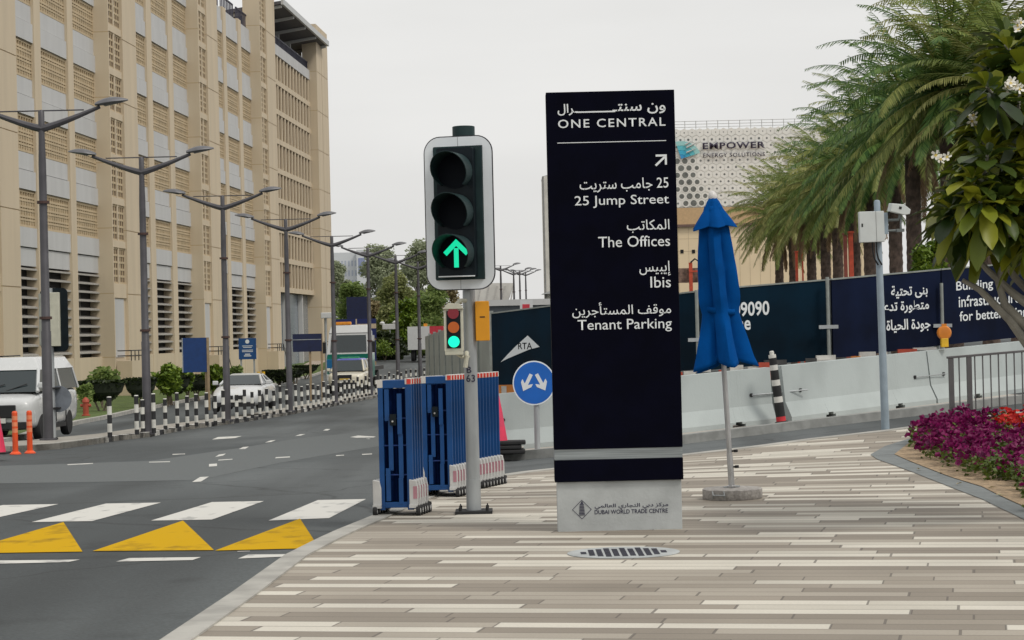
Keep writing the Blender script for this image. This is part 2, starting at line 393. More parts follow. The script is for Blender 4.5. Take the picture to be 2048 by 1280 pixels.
# road markings
mk = MB()
def mark(mb, pix, lift=.004):
    pts = GP(pix, -KH + lift); n = len(pts)
    mb.add(pts, [tuple(range(n))])
for q in [[(537, 1041), (658, 1036), (732, 998), (636, 1000)], [(302, 1041), (424, 1039), (528, 1002), (424, 1004)], [(63, 1044), (184, 1042), (322, 1005), (212, 1007)], [(-175, 1047), (-56, 1046), (117, 1008), (6, 1010)]]: mark(mk, q)
for q in [[(476, 1117), (572, 1113), (596, 1108), (496, 1109)], [(232, 1123), (385, 1120), (402, 1114), (258, 1116)], [(-30, 1128), (136, 1124), (160, 1119), (-10, 1121)],
          [(384, 964), (402, 963), (418, 953), (400, 954)], [(418, 933), (434, 932), (434, 927), (418, 928)], [(430, 914), (446, 911), (452, 907), (438, 909)],
          [(478, 898), (490, 898), (498, 893), (486, 894)], [(530, 885), (542, 884), (552, 880), (541, 881)], [(590, 872), (602, 871), (611, 868), (600, 868.5)],
          [(424, 879), (470, 876), (484, 872), (436, 874)], [(646, 861), (655, 861), (661, 858), (652, 858)], [(436, 921), (465, 919), (465, 917.6), (437, 919.4)], [(550, 916.5), (580, 914.6), (580, 912.8), (552, 914.4)],
          [(700, 874), (738, 878), (752, 873), (716, 871)], [(345, 909.5), (370, 908.5), (370, 907), (345, 908)], [(298, 925), (340, 924), (340, 922.6), (298, 923.6)], [(135, 930), (186, 927.6), (186, 926), (135, 928.6)],
          [(672, 912), (688, 911), (688, 909.5), (672, 910.4)], [(724, 909.5), (744, 908.6), (744, 907), (724, 908)], [(475, 1103.2), (500, 1102.4), (500, 1101.6), (475, 1102.2)]]: mark(mk, q)
struct('road_markings', mk, m_white)
my = MB()
for q in [[(430, 1101), (630, 1096), (630, 1083), (600, 1037)], [(185, 1102), (428, 1100), (366, 1041)], [(-90, 1107), (165, 1103), (127, 1044)]]: mark(my, q, .006)
struct('yellow_hump_markings', my, m_yel)
# pale resurfaced strips on the carriageway (cut and patched asphalt)
m_patch = mat('patched asphalt', (.105, .116, .117), .85, var=.12, scale=30, bump=.3, bscale=60)
mp_ = MB(); mark(mp_, [(-60, 975), (400, 962), (560, 925), (760, 890), (760, 865), (620, 876), (480, 898), (300, 925), (-60, 938)], .002)
sp_ = [p for p in GP([(-60, 968), (200, 964), (400, 960), (560, 926), (760, 892), (860, 872), (860, 848), (640, 872), (480, 896), (300, 922), (-60, 934)], -KH)]
sheet('road_patch', sp_, -KH + .002, m_patch, 1.5)
# central median with black and white kerb, and the verge on the building side
med_r = GP([(20, 905), (120, 898), (185, 889), (247, 880), (371, 860), (447, 850), (560, 833), (639, 818), (700, 806), (750, 796), (805, 782), (850, 770)], -KH)
med_l = [Vector((p.x - lerp(2.0, 1.2, min(1, i / 4)), p.y + .4, 0)) for i, p in enumerate(med_r)]
m_med = mat('median concrete', (.3, .28, .245), .9, var=.2, scale=4, bump=.3)
sheet('median', [p.xy for p in med_r] + [p.xy for p in reversed(med_l)], 0, m_med, 2, edge=KH)
mb = MB(); ribbon(mb, med_r, .15, .0, -KH - .02, .012, step=.8, mfun=lambda i: 0 if i < 9 else 1 + (i // 1) % 2)
struct('median_kerb', mb, [m_kerb, m_white, m_black])
verge_r = GP([(-60, 905), (60, 872), (155, 848), (270, 824), (360, 806), (440, 791), (560, 768), (655, 742), (720, 724), (790, 708), (850, 692)], -KH)
vg = [p.xy for p in verge_r]
sheet('verge_lawn', vg + [Vector((-12, vg[-1].y + 3)), Vector((-60, vg[-1].y + 3)), Vector((-60, vg[0].y))], 0.0, m_grass, 4)
mb = MB(); ribbon(mb, verge_r, .1, .12, -KH - .02, .014, step=2); struct('verge_kerb', mb, m_kerb)
# footpath by the building
m_path = mat('beige path', (.42, .35, .28), .85, var=.12, scale=2)
pth = [p.xy for p in GP([(560, 752), (600, 748), (640, 728), (670, 716), (660, 712), (622, 722), (590, 738)], 0)]
sheet('footpath', pth, .006, m_path, 3)
# island of the side street that carries the concrete barriers
isl_f = GP([(930, 930), (985, 924), (1050, 919), (1110, 914), (1240, 901), (1370, 888), (1500, 872), (1620, 857), (1800, 836), (2060, 805)], -KH)
isl_b = [Vector((p.x + .2, p.y + 14, 0)) for p in isl_f]
m_isl = mat('island concrete', (.4, .37, .33), .85, var=.15, scale=2.5, bump=.2)
sheet('traffic_island', [p.xy for p in isl_f] + [p.xy for p in reversed(isl_b)], 0, m_isl, 1.5)
mb = MB(); ribbon(mb, isl_f, .16, 0, -KH - .02, .012); struct('island_kerb', mb, m_islk)
# ================================================================== near objects
m_steel = mat('galvanised steel', (.36, .38, .39), .5, .35, var=.12, scale=9, stretch=(1, 1, .25))
m_dark = mat('black signal plastic', (.006, .011, .015), .5, var=.2, spec=.2)
m_teal = mat('dark green signal housing', (.014, .034, .036), .55, var=.2, spec=.3)
m_retro = mat('white reflective border', (.8, .84, .87), .5, var=.03)
m_navy = mat('navy sign paint', (.0012, .0014, .0065), .6, var=.2, spec=.05)
m_let = mat('white lettering', (.72, .75, .76), .5, var=0)
m_alu = mat('brushed stainless steel', (.3, .33, .34), .38, .8, var=.2, scale=4, stretch=(.4, 1, 30))
m_conc = mat('smooth grey concrete', (.4, .42, .42), .8, var=.14, scale=3.5, bump=.12, detail=8)
m_ink = mat('dark blue ink', (.02, .018, .05), .6, var=0)
m_chrome = mat('polished steel', (.5, .5, .5), .3, .8, var=.1)
m_rub = mat('black rubber', (.015, .015, .016), .8, var=.3)
m_cream = mat('cream plastic', (.56, .55, .45), .55, var=.08)
m_amberbox = mat('yellow box plastic', (.78, .33, .008), .45, var=.06)

# ---- totem
def totem():
    bx, by = 1240, 1060; b = G(bx, by); s = F / b.y; L = locf(bx, by, s)
    t = thing('wayfinding_totem', 'tall black wayfinding totem with white lettering on a grey concrete plinth', 'sign', b)
    x0, z0 = L(1112, 964); x1, z1 = L(1349, 181)
    x0, x1 = -.508, .508; zt, zb = 3.475, .393
    zu, zl = L(1240, 896)[1], L(1240, 917)[1]
    mb = MB(); mb.box(x0, x1, -.06, .16, zu, zt); mb.box(x0, x1, -.06, .16, zb, zl); mb.build('sign_panel', m_navy, t, bevel=.004)
    MB().box(x0 + .002, x1 - .002, -.045, .15, zl, zu).build('steel_band', m_alu, t)
    pl = MB().box(-.493, .493, -.03, .14, -.02, zb).build('plinth', m_conc, t, bevel=.006)
    def wr(txt, px0, px1, py0, py1, w=0, sp=1, par=None, m=m_let, y=-.063):
        mx_, my_ = (px0 + px1) / 2, (py0 + py1) / 2
        cx, cz = L(mx_, my_); hw = (px1 - px0) / 2 / s; hh = max(3, (py1 - py0) - .0235 * (px1 - px0)) / 2 / s
        return write(txt, cx - hw, cx + hw, cz - hh, cz + hh, y, m, par or t, w, sp)
    wr(arabic('ون سنتـ'), 1224, 1330, 207, 230.5, .012); wr(arabic('ـرال'), 1115, 1156, 209, 233, .012)
    c0, c1 = L(1151, 226.1), L(1230, 224.2); MB().box(c0[0], c1[0], -.0635, -.0615, c1[1] - .0055, c1[1] + .0055).build('lettering', m_let, t)
    wr('ONE CENTRAL', 1115.8, 1330, 236, 258, .008, 1.2)
    cx, cz = L(1223, 285); MB().box(cx - .43, cx + .43, -.0635, -.059, cz - .0028, cz + .0028).build('rule_line', m_let, t)
    a, c = L(1309, 334), L(1332, 310)
    mb = MB(); d = .008
    mb.prism([(a[0], a[1] + .012), (a[0] + .012, a[1]), (c[0], c[1] - .018), (c[0] - .012, c[1] - .006)], -.0635, -.059)
    mb.box(a[0] + .008, c[0] + .002, -.0645, -.059, c[1] - .016, c[1]); mb.box(c[0] - .014, c[0] + .002, -.064, -.059, a[1] + .012, c[1] - .001)
    mb.build('arrow_symbol', m_let, t)
    wr(arabic('25 جامب ستريت'), 1159, 1336, 355, 387, .004); wr('25 Jump Street', 1149, 1337, 389, 418, .002)
    wr(arabic('المكاتب'), 1253, 1338, 439, 467, .004); wr('The Offices', 1196, 1339, 471, 496, .002)
    wr(arabic('إيبيس'), 1278, 1340, 522, 553, .004); wr('Ibis', 1300, 1340.6, 553, 576, .002)
    wr(arabic('موقف المستأجرين'), 1144, 1341, 602, 637, .004); wr('Tenant Parking', 1155, 1342.6, 636, 667, .002)
    wr(arabic('مركز دبي التجاري العالمي'), 1189, 1336, 1004, 1019, .012, 1, pl, m_ink, -.033)
    wr('DUBAI WORLD TRADE CENTRE', 1189, 1335, 1016, 1028, .012, 1, pl, m_ink, -.033)
    cx, cz = L(1163.5, 1018.5); r = 19.5 / s; mb = MB(); th = .006
    for k in range(4):
        a0, a1 = k * math.pi / 2, (k + 1) * math.pi / 2
        p = lambda a, rr: (cx + rr * math.cos(a), cz + rr * math.sin(a))
        mb.add([(q[0], -.033, q[1]) for q in (p(a0, r), p(a1, r), p(a1, r - th), p(a0, r - th))], [(0, 1, 2, 3)])
    for k in range(8):
        z = cz - .045 + k * .0115; mb.box(cx - .022 + k * .0008, cx + .024 - k * .001, -.034, -.0305, z, z + .006)
    mb.prism([(cx - .012, cz + .045), (cx + .012, cz + .045), (cx + .002, cz + .068)], -.034, -.0305)
    mb.build('tower_emblem', m_ink, pl)
totem()

# ---- drain grate in front of the totem
def grate():
    b = G(1247, 1106); t = thing('drain_cover', 'round cast iron drain grate set in the striped pavement in front of the totem', 'drain grate', b + Vector((0, 0, .002)))
    MB().lathe([(.40, 0), (.40, .004), (.0, .004)], 40).build('surround', m_conc, t)
    mb = MB(); rr = .315
    for i in range(-5, 6):
        x = i * .057; hgt = math.sqrt(max(0, rr * rr - x * x))
        if hgt < .03: continue
        for j in range(-3, 4):
            y0, y1 = j * .085 - .03 + (i % 2) * .03, j * .085 + .03 + (i % 2) * .03
            if max(abs(y0), abs(y1)) > hgt: continue
            mb.box(x - .02, x + .02, y0, y1, .0045, .0065)
    mb.build('slots', mat('dark drain slots', (.03, .03, .045), .8, var=.2), t)
grate()

# ---- main traffic signal
def rrect(x0, x1, z0, z1, r, n=8):
    out = []
    for cx, cz, a0 in ((x1 - r, z1 - r, 0), (x0 + r, z1 - r, 90), (x0 + r, z0 + r, 180), (x1 - r, z0 + r, 270)):
        for k in range(n + 1):
            a = R(a0 + 90 * k / n); out.append((cx + r * math.cos(a), cz + r * math.sin(a)))
    return out
def ring_prism(mb, outer, inner, y0, y1, mi=0):
    n = len(outer)
    vs = [(p[0], y0, p[1]) for p in outer] + [(p[0], y0, p[1]) for p in inner] + [(p[0], y1, p[1]) for p in outer] + [(p[0], y1, p[1]) for p in inner]
    fs = []
    for i in range(n):
        j = (i + 1) % n
        fs += [(i, j, n + j, n + i), (2 * n + i, 3 * n + i, 3 * n + j, 2 * n + j), (i, 2 * n + i, 2 * n + j, j), (n + i, n + j, 3 * n + j, 3 * n + i)]
    mb.add(vs, fs, mi)
def visor(mb, cx, cz, r, y0, ln, mi=0, n=22):
    """tunnel hood opening towards -y, cut away underneath"""
    def ringp(rr, y, a): return (cx + rr * math.cos(a), y, cz + rr * math.sin(a))
    vs = []; fs = []
    for i in range(n + 1):
        a = R(-50 + 280 * i / n); top = .5 + .5 * math.sin(a)
        yy = y0 - ln * (.35 + .65 * top)
        vs += [ringp(r, y0, a), ringp(r, yy, a), ringp(r - .006, yy, a), ringp(r - .006, y0, a)]
    for i in range(n):
        a, b = 4 * i, 4 * i + 4
        fs += [(a, a + 1, b + 1, b), (a + 1, a + 2, b + 2, b + 1), (a + 2, a + 3, b + 3, b + 2)]
    mb.add(vs, fs, mi)
m_green = mat('lit green lamp', (.0, .3, .2), .3, var=0, emit=(.0, .8, .4), estr=.85)
m_green2 = mat('lit green lens', (.0, .3, .2), .3, var=0, emit=(.0, .92, .5), estr=1.15)
m_redl = mat('dim red lens', (.13, .012, .02), .25, var=0, emit=(.2, .004, .012), estr=.35)
m_ambl = mat('dim amber lens', (.3, .07, .01), .25, var=0, emit=(.5, .09, .0), estr=.3)
def signal():
    bx, by = 948, 1026; b = G(bx, by); s = F / b.y; L = locf(bx, by, s)
    t = thing('traffic_signal', 'traffic signal on a grey pole showing a green arrow in a white bordered head', 'traffic light', b)
    mb = MB(); mb.lathe([(.066, 0), (.064, .3), (.061, .301), (.056, 1.95), (.05, 3.42)], 20); mb.lathe([(.075, .0), (.075, .02), (.066, .021)], 20)
    mb.build('pole', m_steel, t, smooth=True)
    mb = MB(); mb.box(-.165, .165, -.165, .165, -.005, .028)
    for x in (-.12, .12):
        for y in (-.12, .12): mb.lathe([(.014, .028), (.014, .06), (.006, .06), (.006, .075)], 8, (x, y, 0))
    mb.build('base_plate', m_rub, t, bevel=.004)
    x0, z0 = L(905, 278); x1, z1 = L(951, 253)
    MB().lathe([(.1, 3.30), (.1, z1), (.09, z1 + .004), (0, z1 + .004)], 20, (L(927, 262)[0], 0, 0)).build('pole_cap', m_teal, t, smooth=True)
    # the head, turned a little towards the road; a mesh each, all children of the signal
    cx, cz = L(919.5, 427.5); Mh = Matrix.Translation((cx, -.12, cz)) @ Matrix.Rotation(R(-15), 4, 'Z')
    W, H_ = .318, .683
    def put(mb, name, m, smooth=False, par=t):
        for i, v in enumerate(mb.v): mb.v[i] = tuple(Mh @ Vector(v))
        return mb.build(name, m, par, smooth)
    mb = MB(); mb.prism(rrect(-W, W, -H_, H_, .15), -.005, .004); bd = put(mb, 'backing_board', mat('black board edge', (.012, .01, .018), .5, var=.1))
    mb = MB(); ring_prism(mb, rrect(-W + .009, W - .009, -H_ + .009, H_ - .009, .142), rrect(-.226, .226, -.592, .592, .004), -.0075, -.0045)
    put(mb, 'reflective_border', m_retro, par=bd)
    mb = MB(); mb.box(-.002, .002, -.009, -.0076, .592, H_ - .01); mb.box(-.002, .002, -.009, -.0076, -H_ + .01, -.592); put(mb, 'board_seam', mat('seam grey', (.3, .31, .32), .6, var=0), par=bd)
    hs = MB(); hs.prism(rrect(-.224, .224, -.59, .59, .012), -.03, -.002); put(hs, 'housing_tray', m_teal)
    hs = MB(); hs.prism(rrect(-.165, .165, -.57, .57, .02), -.12, -.03); put(hs, 'lamp_housing', m_dark)
    MBk = MB(); MBk.box(-.08, .08, .003, .09, -.35, -.29); MBk.box(-.08, .08, .003, .09, .29, .35); put(MBk, 'bracket', m_steel)
    for k, z in enumerate((.36, 0, -.36)):
        v = MB(); visor(v, 0, z, .163, -.12, .3); vo = put(v, 'visor', m_teal, True)
        d = MB(); d.prism([(.15 * math.cos(a * math.pi / 16), z + .15 * math.sin(a * math.pi / 16)) for a in range(32)], -.128, -.118)
        d = put(d, 'lens', mat('unlit dark lens', (.003, .005, .009), .5, var=0, spec=.1))
        if k == 2:
            a = MB(); zz = z - .005
            a.box(-.021, .021, -.1315, -.1285, zz - .12, zz + .05)
            a.prism([(0, zz + .13), (.118, zz + .015), (.088, zz - .016), (0, zz + .07)], -.1325, -.1285); a.prism([(0, zz + .13), (0, zz + .07), (-.088, zz - .016), (-.118, zz + .015)], -.1325, -.1285)
            put(a, 'green_arrow', m_green, par=d)
    mb = MB(); mb.box(-.165, .165, -.14, -.12, -.568, -.558); put(mb, 'lower_lip', m_retro)
    # small repeater heads at eye height
    x0, zb = L(886, 708); x1, zt = L(924, 606); rx = (x0 + x1) / 2 + .015; hw = .085
    r_ = MB(); r_.prism(rrect(rx - hw, rx + hw, zb + .02, zt - .05, .012), -.2, -.06); r_.prism([(rx - hw - .008, zt - .055), (rx + hw + .008, zt - .055), (rx + hw - .03, zt - .01), (rx - hw + .04, zt)], -.22, -.05)
    r_.box(rx - hw + .005, rx + hw - .005, -.2, -.06, zb - .01, zb + .03); r_.tube([(rx + .02, -.1, zt - .02), (rx + .06, -.08, zt + .02), (0, -.02, zt + .02)], .02, 8); r_.tube([(rx + .02, -.1, zb), (rx + .06, -.08, zb - .03), (0.0, -.04, zb - .03)], .016, 8)
    rp = r_.build('repeater_signal', m_cream, t, bevel=.004)
    MB().box(rx - .062, rx + .062, -.206, -.2, zb + .05, zt - .07).build('repeater_face', m_dark, rp)
    for py, m in ((627, m_redl), (655, m_ambl), (683.5, m_green2)):
        z = L(905, py)[1]; MB().prism([(rx + .05 * math.cos(a * math.pi / 12), z + .05 * math.sin(a * math.pi / 12)) for a in range(24)], -.214, -.206).build('repeater_lens', m, rp)
    x0, zb = L(952, 682); x1, zt = L(978, 602)
    yb = MB().box(x0, x1, -.07, .06, zb, zt).build('push_button_box', m_amberbox, t, bevel=.008)
    zc = (zb + zt) / 2 + .03; MB().box(x0 + .04, x0 + .085, -.073, -.069, zc, zc + .01).build('slot', m_rub, yb)
    mb = MB(); mb.tube([(-.03, -.05, L(930, 705)[1]), (-.03, -.09, L(930, 712)[1]), (-.045, -.09, L(930, 735)[1])], .02, 8); mb.build('conduit_elbow', m_cream, t, smooth=True)
    for txt, a in (('B', (933, 943, 733, 746)), ('63', (932, 951, 749, 764))):
        xa, za = L(a[0], a[3]); xb, zc = L(a[1], a[2]); o = write(txt, xa, xb, za, zc, 0, m_ink, t, .01)
        for v in o.data.vertices:                       # wrap the stencil round the pole
            rr = .0615; ang = v.co.x / rr; v.co.x = rr * math.sin(max(-1.4, min(1.4, ang))); v.co.y = -rr * math.cos(max(-1.4, min(1.4, ang))) - .0015
    mb = MB(); mb.box(-.05, .05, -.068, -.06, 1.02, 1.05); 
signal()

# ---- parked blue folding barriers
m_blue = mat('blue powder coat', (.003, .056, .2), .45, var=.15, scale=5, spec=.4)
m_blued = mat('deep blue steel', (.004, .03, .16), .5, var=.15)
m_foot = mat('light grey foot plastic', (.5, .5, .49), .6, var=.1)
m_refl = mat('red reflective patch', (.62, .05, .03), .4, var=.15, scale=30)
m_capw = mat('white cap', (.62, .6, .57), .6, var=.1)
m_pinkr = mat('faded red reflector', (.42, .2, .24), .4, var=.1)
def barrier_proto(first):
    t = thing('folding_barrier', 'blue folded gate barrier', 'barrier')
    H_ = 1.2; W = .30
    mb = MB()
    mb.box(-W / 2, -W / 2 + .045, -.018, .018, .05, H_ - .06); mb.box(W / 2 - .055, W / 2, -.018, .018, .05, H_ - .04)
    mb.box(-W / 2 + .045, W / 2 - .055, -.018, .018, .07, .12); mb.box(-W / 2 + .02, W / 2 - .055, -.018, .018, H_ - .07, H_)
    fr = mb.build('frame', m_blue, t, bevel=.003)
    mb = MB()
    for x, tilt, segs in ((-.072, .012, ((.13, .42), (.40, .86), (.84, 1.12))), (.04, -.012, ((.1, .33), (.33, .72), (.72, 1.08)))):
        for q, (z0, z1) in enumerate(segs):
            o = .016 * (q % 2) + tilt * (1 if q == 1 else 0)
            mb.box(x + o - .02, x + o + .02, -.02 + .012 * (q % 2), .0 + .012 * (q % 2), z0, z1)
    mb.build('folded_slat', m_blue, t)
    for z in (.36, .62, .86): MB().tube([(-.105, .01, z), (.095, .01, z)], .007, 6).build('hinge_rod', m_blued, t)
    mb = MB(); mb.prism([(-.105, .02), (-.08, .045), (-.055, .02), (-.03, .045), (-.005, .02), (.02, .045), (.045, .02), (.07, .045), (.094, .02), (.094, .05), (-.105, .05)], .13, 1.12, 'z'); mb.build('folded_screen', mat('shaded blue steel', (.002, .012, .06), .6, var=.2, spec=.1), t)  # darker copy of the blue, shade among the folded slats put into it
    mb = MB(); mb.box(-.045, .01, -.035, -.012, .8, .9); mb.lathe([(.009, 0), (.009, .012), (0, .014)], 10, M=Matrix.Translation((-.02, -.035, .835)) @ Matrix.Rotation(R(90), 4, 'X'), mi=1)
    mb.build('lock_box', [m_dark, m_chrome], t)
    for sx in (-1, 1):
        x = (-W / 2 - .03) if sx < 0 else W / 2 - .005; 
        mb = MB(); mb.prism([(x - .03, .08), (x + .045, .08), (x + .045, .24), (x + .03, .31), (x - .03, .32)], -.045, .045)
        ft = mb.build('foot', m_foot, t, bevel=.006)
        if sx > 0: MB().box(x + .006, x + .04, -.048, -.0455, .15, .26).build('reflector', m_pinkr, ft)
        for y in (-.05, .05):
            mb = MB(); MM = Matrix.Translation((x + .03 * sx + .02, y, .045)) @ Matrix.Rotation(R(90), 4, 'Y')
            mb.lathe([(.0, -.018), (.045, -.018), (.048, 0), (.045, .018), (0, .018)], 16, M=MM); mb.lathe([(0, -.02), (.022, -.021), (.022, .021), (0, .022)], 12, M=MM, mi=1)
            mb.build('wheel', [m_rub, m_foot], ft)
        MB().box(x - .03, x + .045, -.075, .075, .07, .1).build('axle_plate', m_foot, ft)
    mb = MB(); mb.box(W / 2 - .057, W / 2 + .003, -.02, .02, H_ - .04, H_ + .015); cp = mb.build('post_cap', m_capw, t, bevel=.004)
    MB().box(W / 2 - .04, W / 2 - .002, -.0225, -.0195, H_ - .036, H_ + .008).build('cap_reflector', m_refl, cp)
    MB().box(-W / 2 - .005, -W / 2 + .045, -.02, .02, H_ - .065, H_ + .005).build('left_cap' if False else 'post_cap', m_capw, t)
    return t
bp0 = barrier_proto(True)
first = True
for ci, ((pa, pb), n, lab) in enumerate((
        (((795, 1031), (796, 1012)), 5, 'blue folded gate barrier at the back of the nearest cluster by the kerb'),
        (((878, 994), (880, 979)), 7, 'blue folded gate barrier in the middle cluster left of the signal pole'),
        (((930, 978), (932, 960)), 8, 'blue folded gate barrier in the farthest cluster right of the signal pole'))):
    A, B = G(*pa), G(*pb)
    for k in range(n):
        q = k / (n - 1); X = lerp(A.x, B.x, q); Y = lerp(A.y, A.y + .095 * (n - 1), q); X += q * (.13, .18, .25)[ci]
        lb = lab
        if k == 0: lb = ('frontmost blue folded gate barrier beside the kerb, its open frame showing', 'blue folded gate barrier leading the middle cluster, lock box showing in its frame', 'blue folded gate barrier leading the farthest cluster, mostly hidden by the pole')[ci]
        rz = R(-4) + random.uniform(-.01, .01); lc = (X, Y, h(X, Y))
        if first: bp0.location = lc; bp0.rotation_euler.z = rz; bp0['label'] = lb; bp0['group'] = 'blue barriers parked on the pavement'; first = False
        else: dup(bp0, lc, rz, lb, 'blue barriers parked on the pavement')

# ---- folded umbrella
def umbrella():
    b = G(1465, 997); s = F / b.y
    t = thing('folded_parasol', 'folded blue parasol strapped shut on a pole in a round concrete base', 'parasol', b)
    mb = MB(); mb.lathe([(.27, 0), (.278, .01), (.278, .09), (.265, .1), (0, .1)], 48)
    bs = mb.build('base', mat('rough concrete', (.34, .32, .30), .9, var=.2, scale=30, bump=.5), t, smooth=True)
    MB().tube([(-.2, -.2, .02), (-.2, -.235, .05), (-.205, -.215, .085)], .006, 6).tube([(-.1, -.265, .02), (-.1, -.285, .05), (-.105, -.262, .085)], .006, 6).tube([(-.2, -.235, .05), (-.1, -.285, .05)], .006, 6).build('handle', m_steel, bs)
    Mt = Matrix.Rotation(R(-2.4), 4, 'Y') @ Matrix.Diagonal((1, 1, 1.05, 1))
    def put(mb, name, m, sm_=True, par=t, bevel=0):
        for i, v in enumerate(mb.v): mb.v[i] = tuple(Mt @ Vector(v))
        return mb.build(name, m, par, sm_, bevel)
    mb = MB(); mb.lathe([(.045, .1), (.045, .115), (.03, .12), (.027, .4), (.024, .401), (.024, 2.66)], 16); pole = put(mb, 'pole', m_chrome)
    mb = MB(); mb.lathe([(.05, .1), (.05, .108), (0, .108)], 4); mb.box(-.075, .075, -.02, .02, .1, .112); put(mb, 'flange', m_steel, False)
    for z in (.28, .42):
        mb = MB(); mb.tube([(.02, 0, z), (.055, 0, z)], .008, 8); mb.lathe([(.018, -.012), (.02, 0), (.018, .012)], 10, (.06, 0, z)); put(mb, 'clamp_knob', m_rub)
    mb = MB(); mb.lathe([(.03, 2.64), (.04, 2.66), (.042, 2.69), (.03, 2.72), (.01, 2.735)], 16); put(mb, 'finial', mat('white plastic', (.62, .6, .58), .4, var=0))
    m_can = mat('blue canvas', (.001, .063, .255), .85, var=.14, scale=4, bump=.15, bscale=200, spec=.05)
    def pleat(prof_, npl, amp0, seed, skew=0, drop=0, holes=0):
        rng = random.Random(seed); N = npl * 12; K = 40; mb = MB(); rows = []
        ph = [rng.uniform(.55, 1.25) for _ in range(npl)]; dr = [rng.uniform(-.03, .03) for _ in range(npl)]
        z0, z1 = prof_[0][0], prof_[-1][0]
        for i in range(K + 1):
            z = lerp(z0, z1, i / K); r, amp = None, None
            for (za, ra, aa), (zb, rb, ab) in zip(prof_, prof_[1:]):
                if (za - z) * (zb - z) <= 0: q = (z - za) / (zb - za); r, amp = lerp(ra, rb, q), lerp(aa, ab, q); break
            for j in range(N):
                th = 2 * math.pi * j / N; u = th / (2 * math.pi) * npl + skew * (z - z0) ; k = int(math.floor(u)) % npl; fr = u - math.floor(u)
                tri = 1 - abs(2 * fr - 1); tri = tri ** .8
                rr = r * (1 - amp + 2 * amp * tri * ph[k])
                zz = z - drop * (i / K) ** 3 * tri * ph[k] + dr[k] * (i / K) ** 2
                mb.v.append((rr * math.cos(th - skew * .3 * (z - z0)), rr * math.sin(th - skew * .3 * (z - z0)), zz))
        for i in range(K):
            for j in range(N):
                mb.f.append((i * N + j, i * N + (j + 1) % N, (i + 1) * N + (j + 1) % N, (i + 1) * N + j)); mb.m.append(0)
        return mb
    # z above ground, mean radius, pleat amplitude
    cn = put(pleat([(2.6, .075, .1), (2.4, .122, .2), (2.05, .145, .28), (1.78, .153, .3), (1.66, .148, .2), (1.52, .168, .28), (1.32, .2, .4), (1.22, .222, .46)], 5, .2, 5, .22, .07), 'canopy', m_can)
    so = cn.modifiers.new('thickness', 'SOLIDIFY'); so.thickness = .004
    tp = put(pleat([(2.68, .03, .05), (2.64, .06, .08), (2.56, .1, .14), (2.47, .17, .2), (2.42, .205, .24)], 6, .2, 8, .2, .035), 'top_tier', m_can)
    so = tp.modifiers.new('thickness', 'SOLIDIFY'); so.thickness = .004
    mb = MB(); N = 32
    for dz in (0, .05):
        for j in range(N): a = 2 * math.pi * j / N; mb.v.append((.158 * math.cos(a), .158 * math.sin(a), 1.655 + dz - .03 * math.cos(a * 1.0 + .6)))
    for j in range(N): mb.f.append((j, (j + 1) % N, N + (j + 1) % N, N + j)); mb.m.append(0)
    st = put(mb, 'tie_strap', m_can); st.modifiers.new('thickness', 'SOLIDIFY').thickness = .006
umbrella()

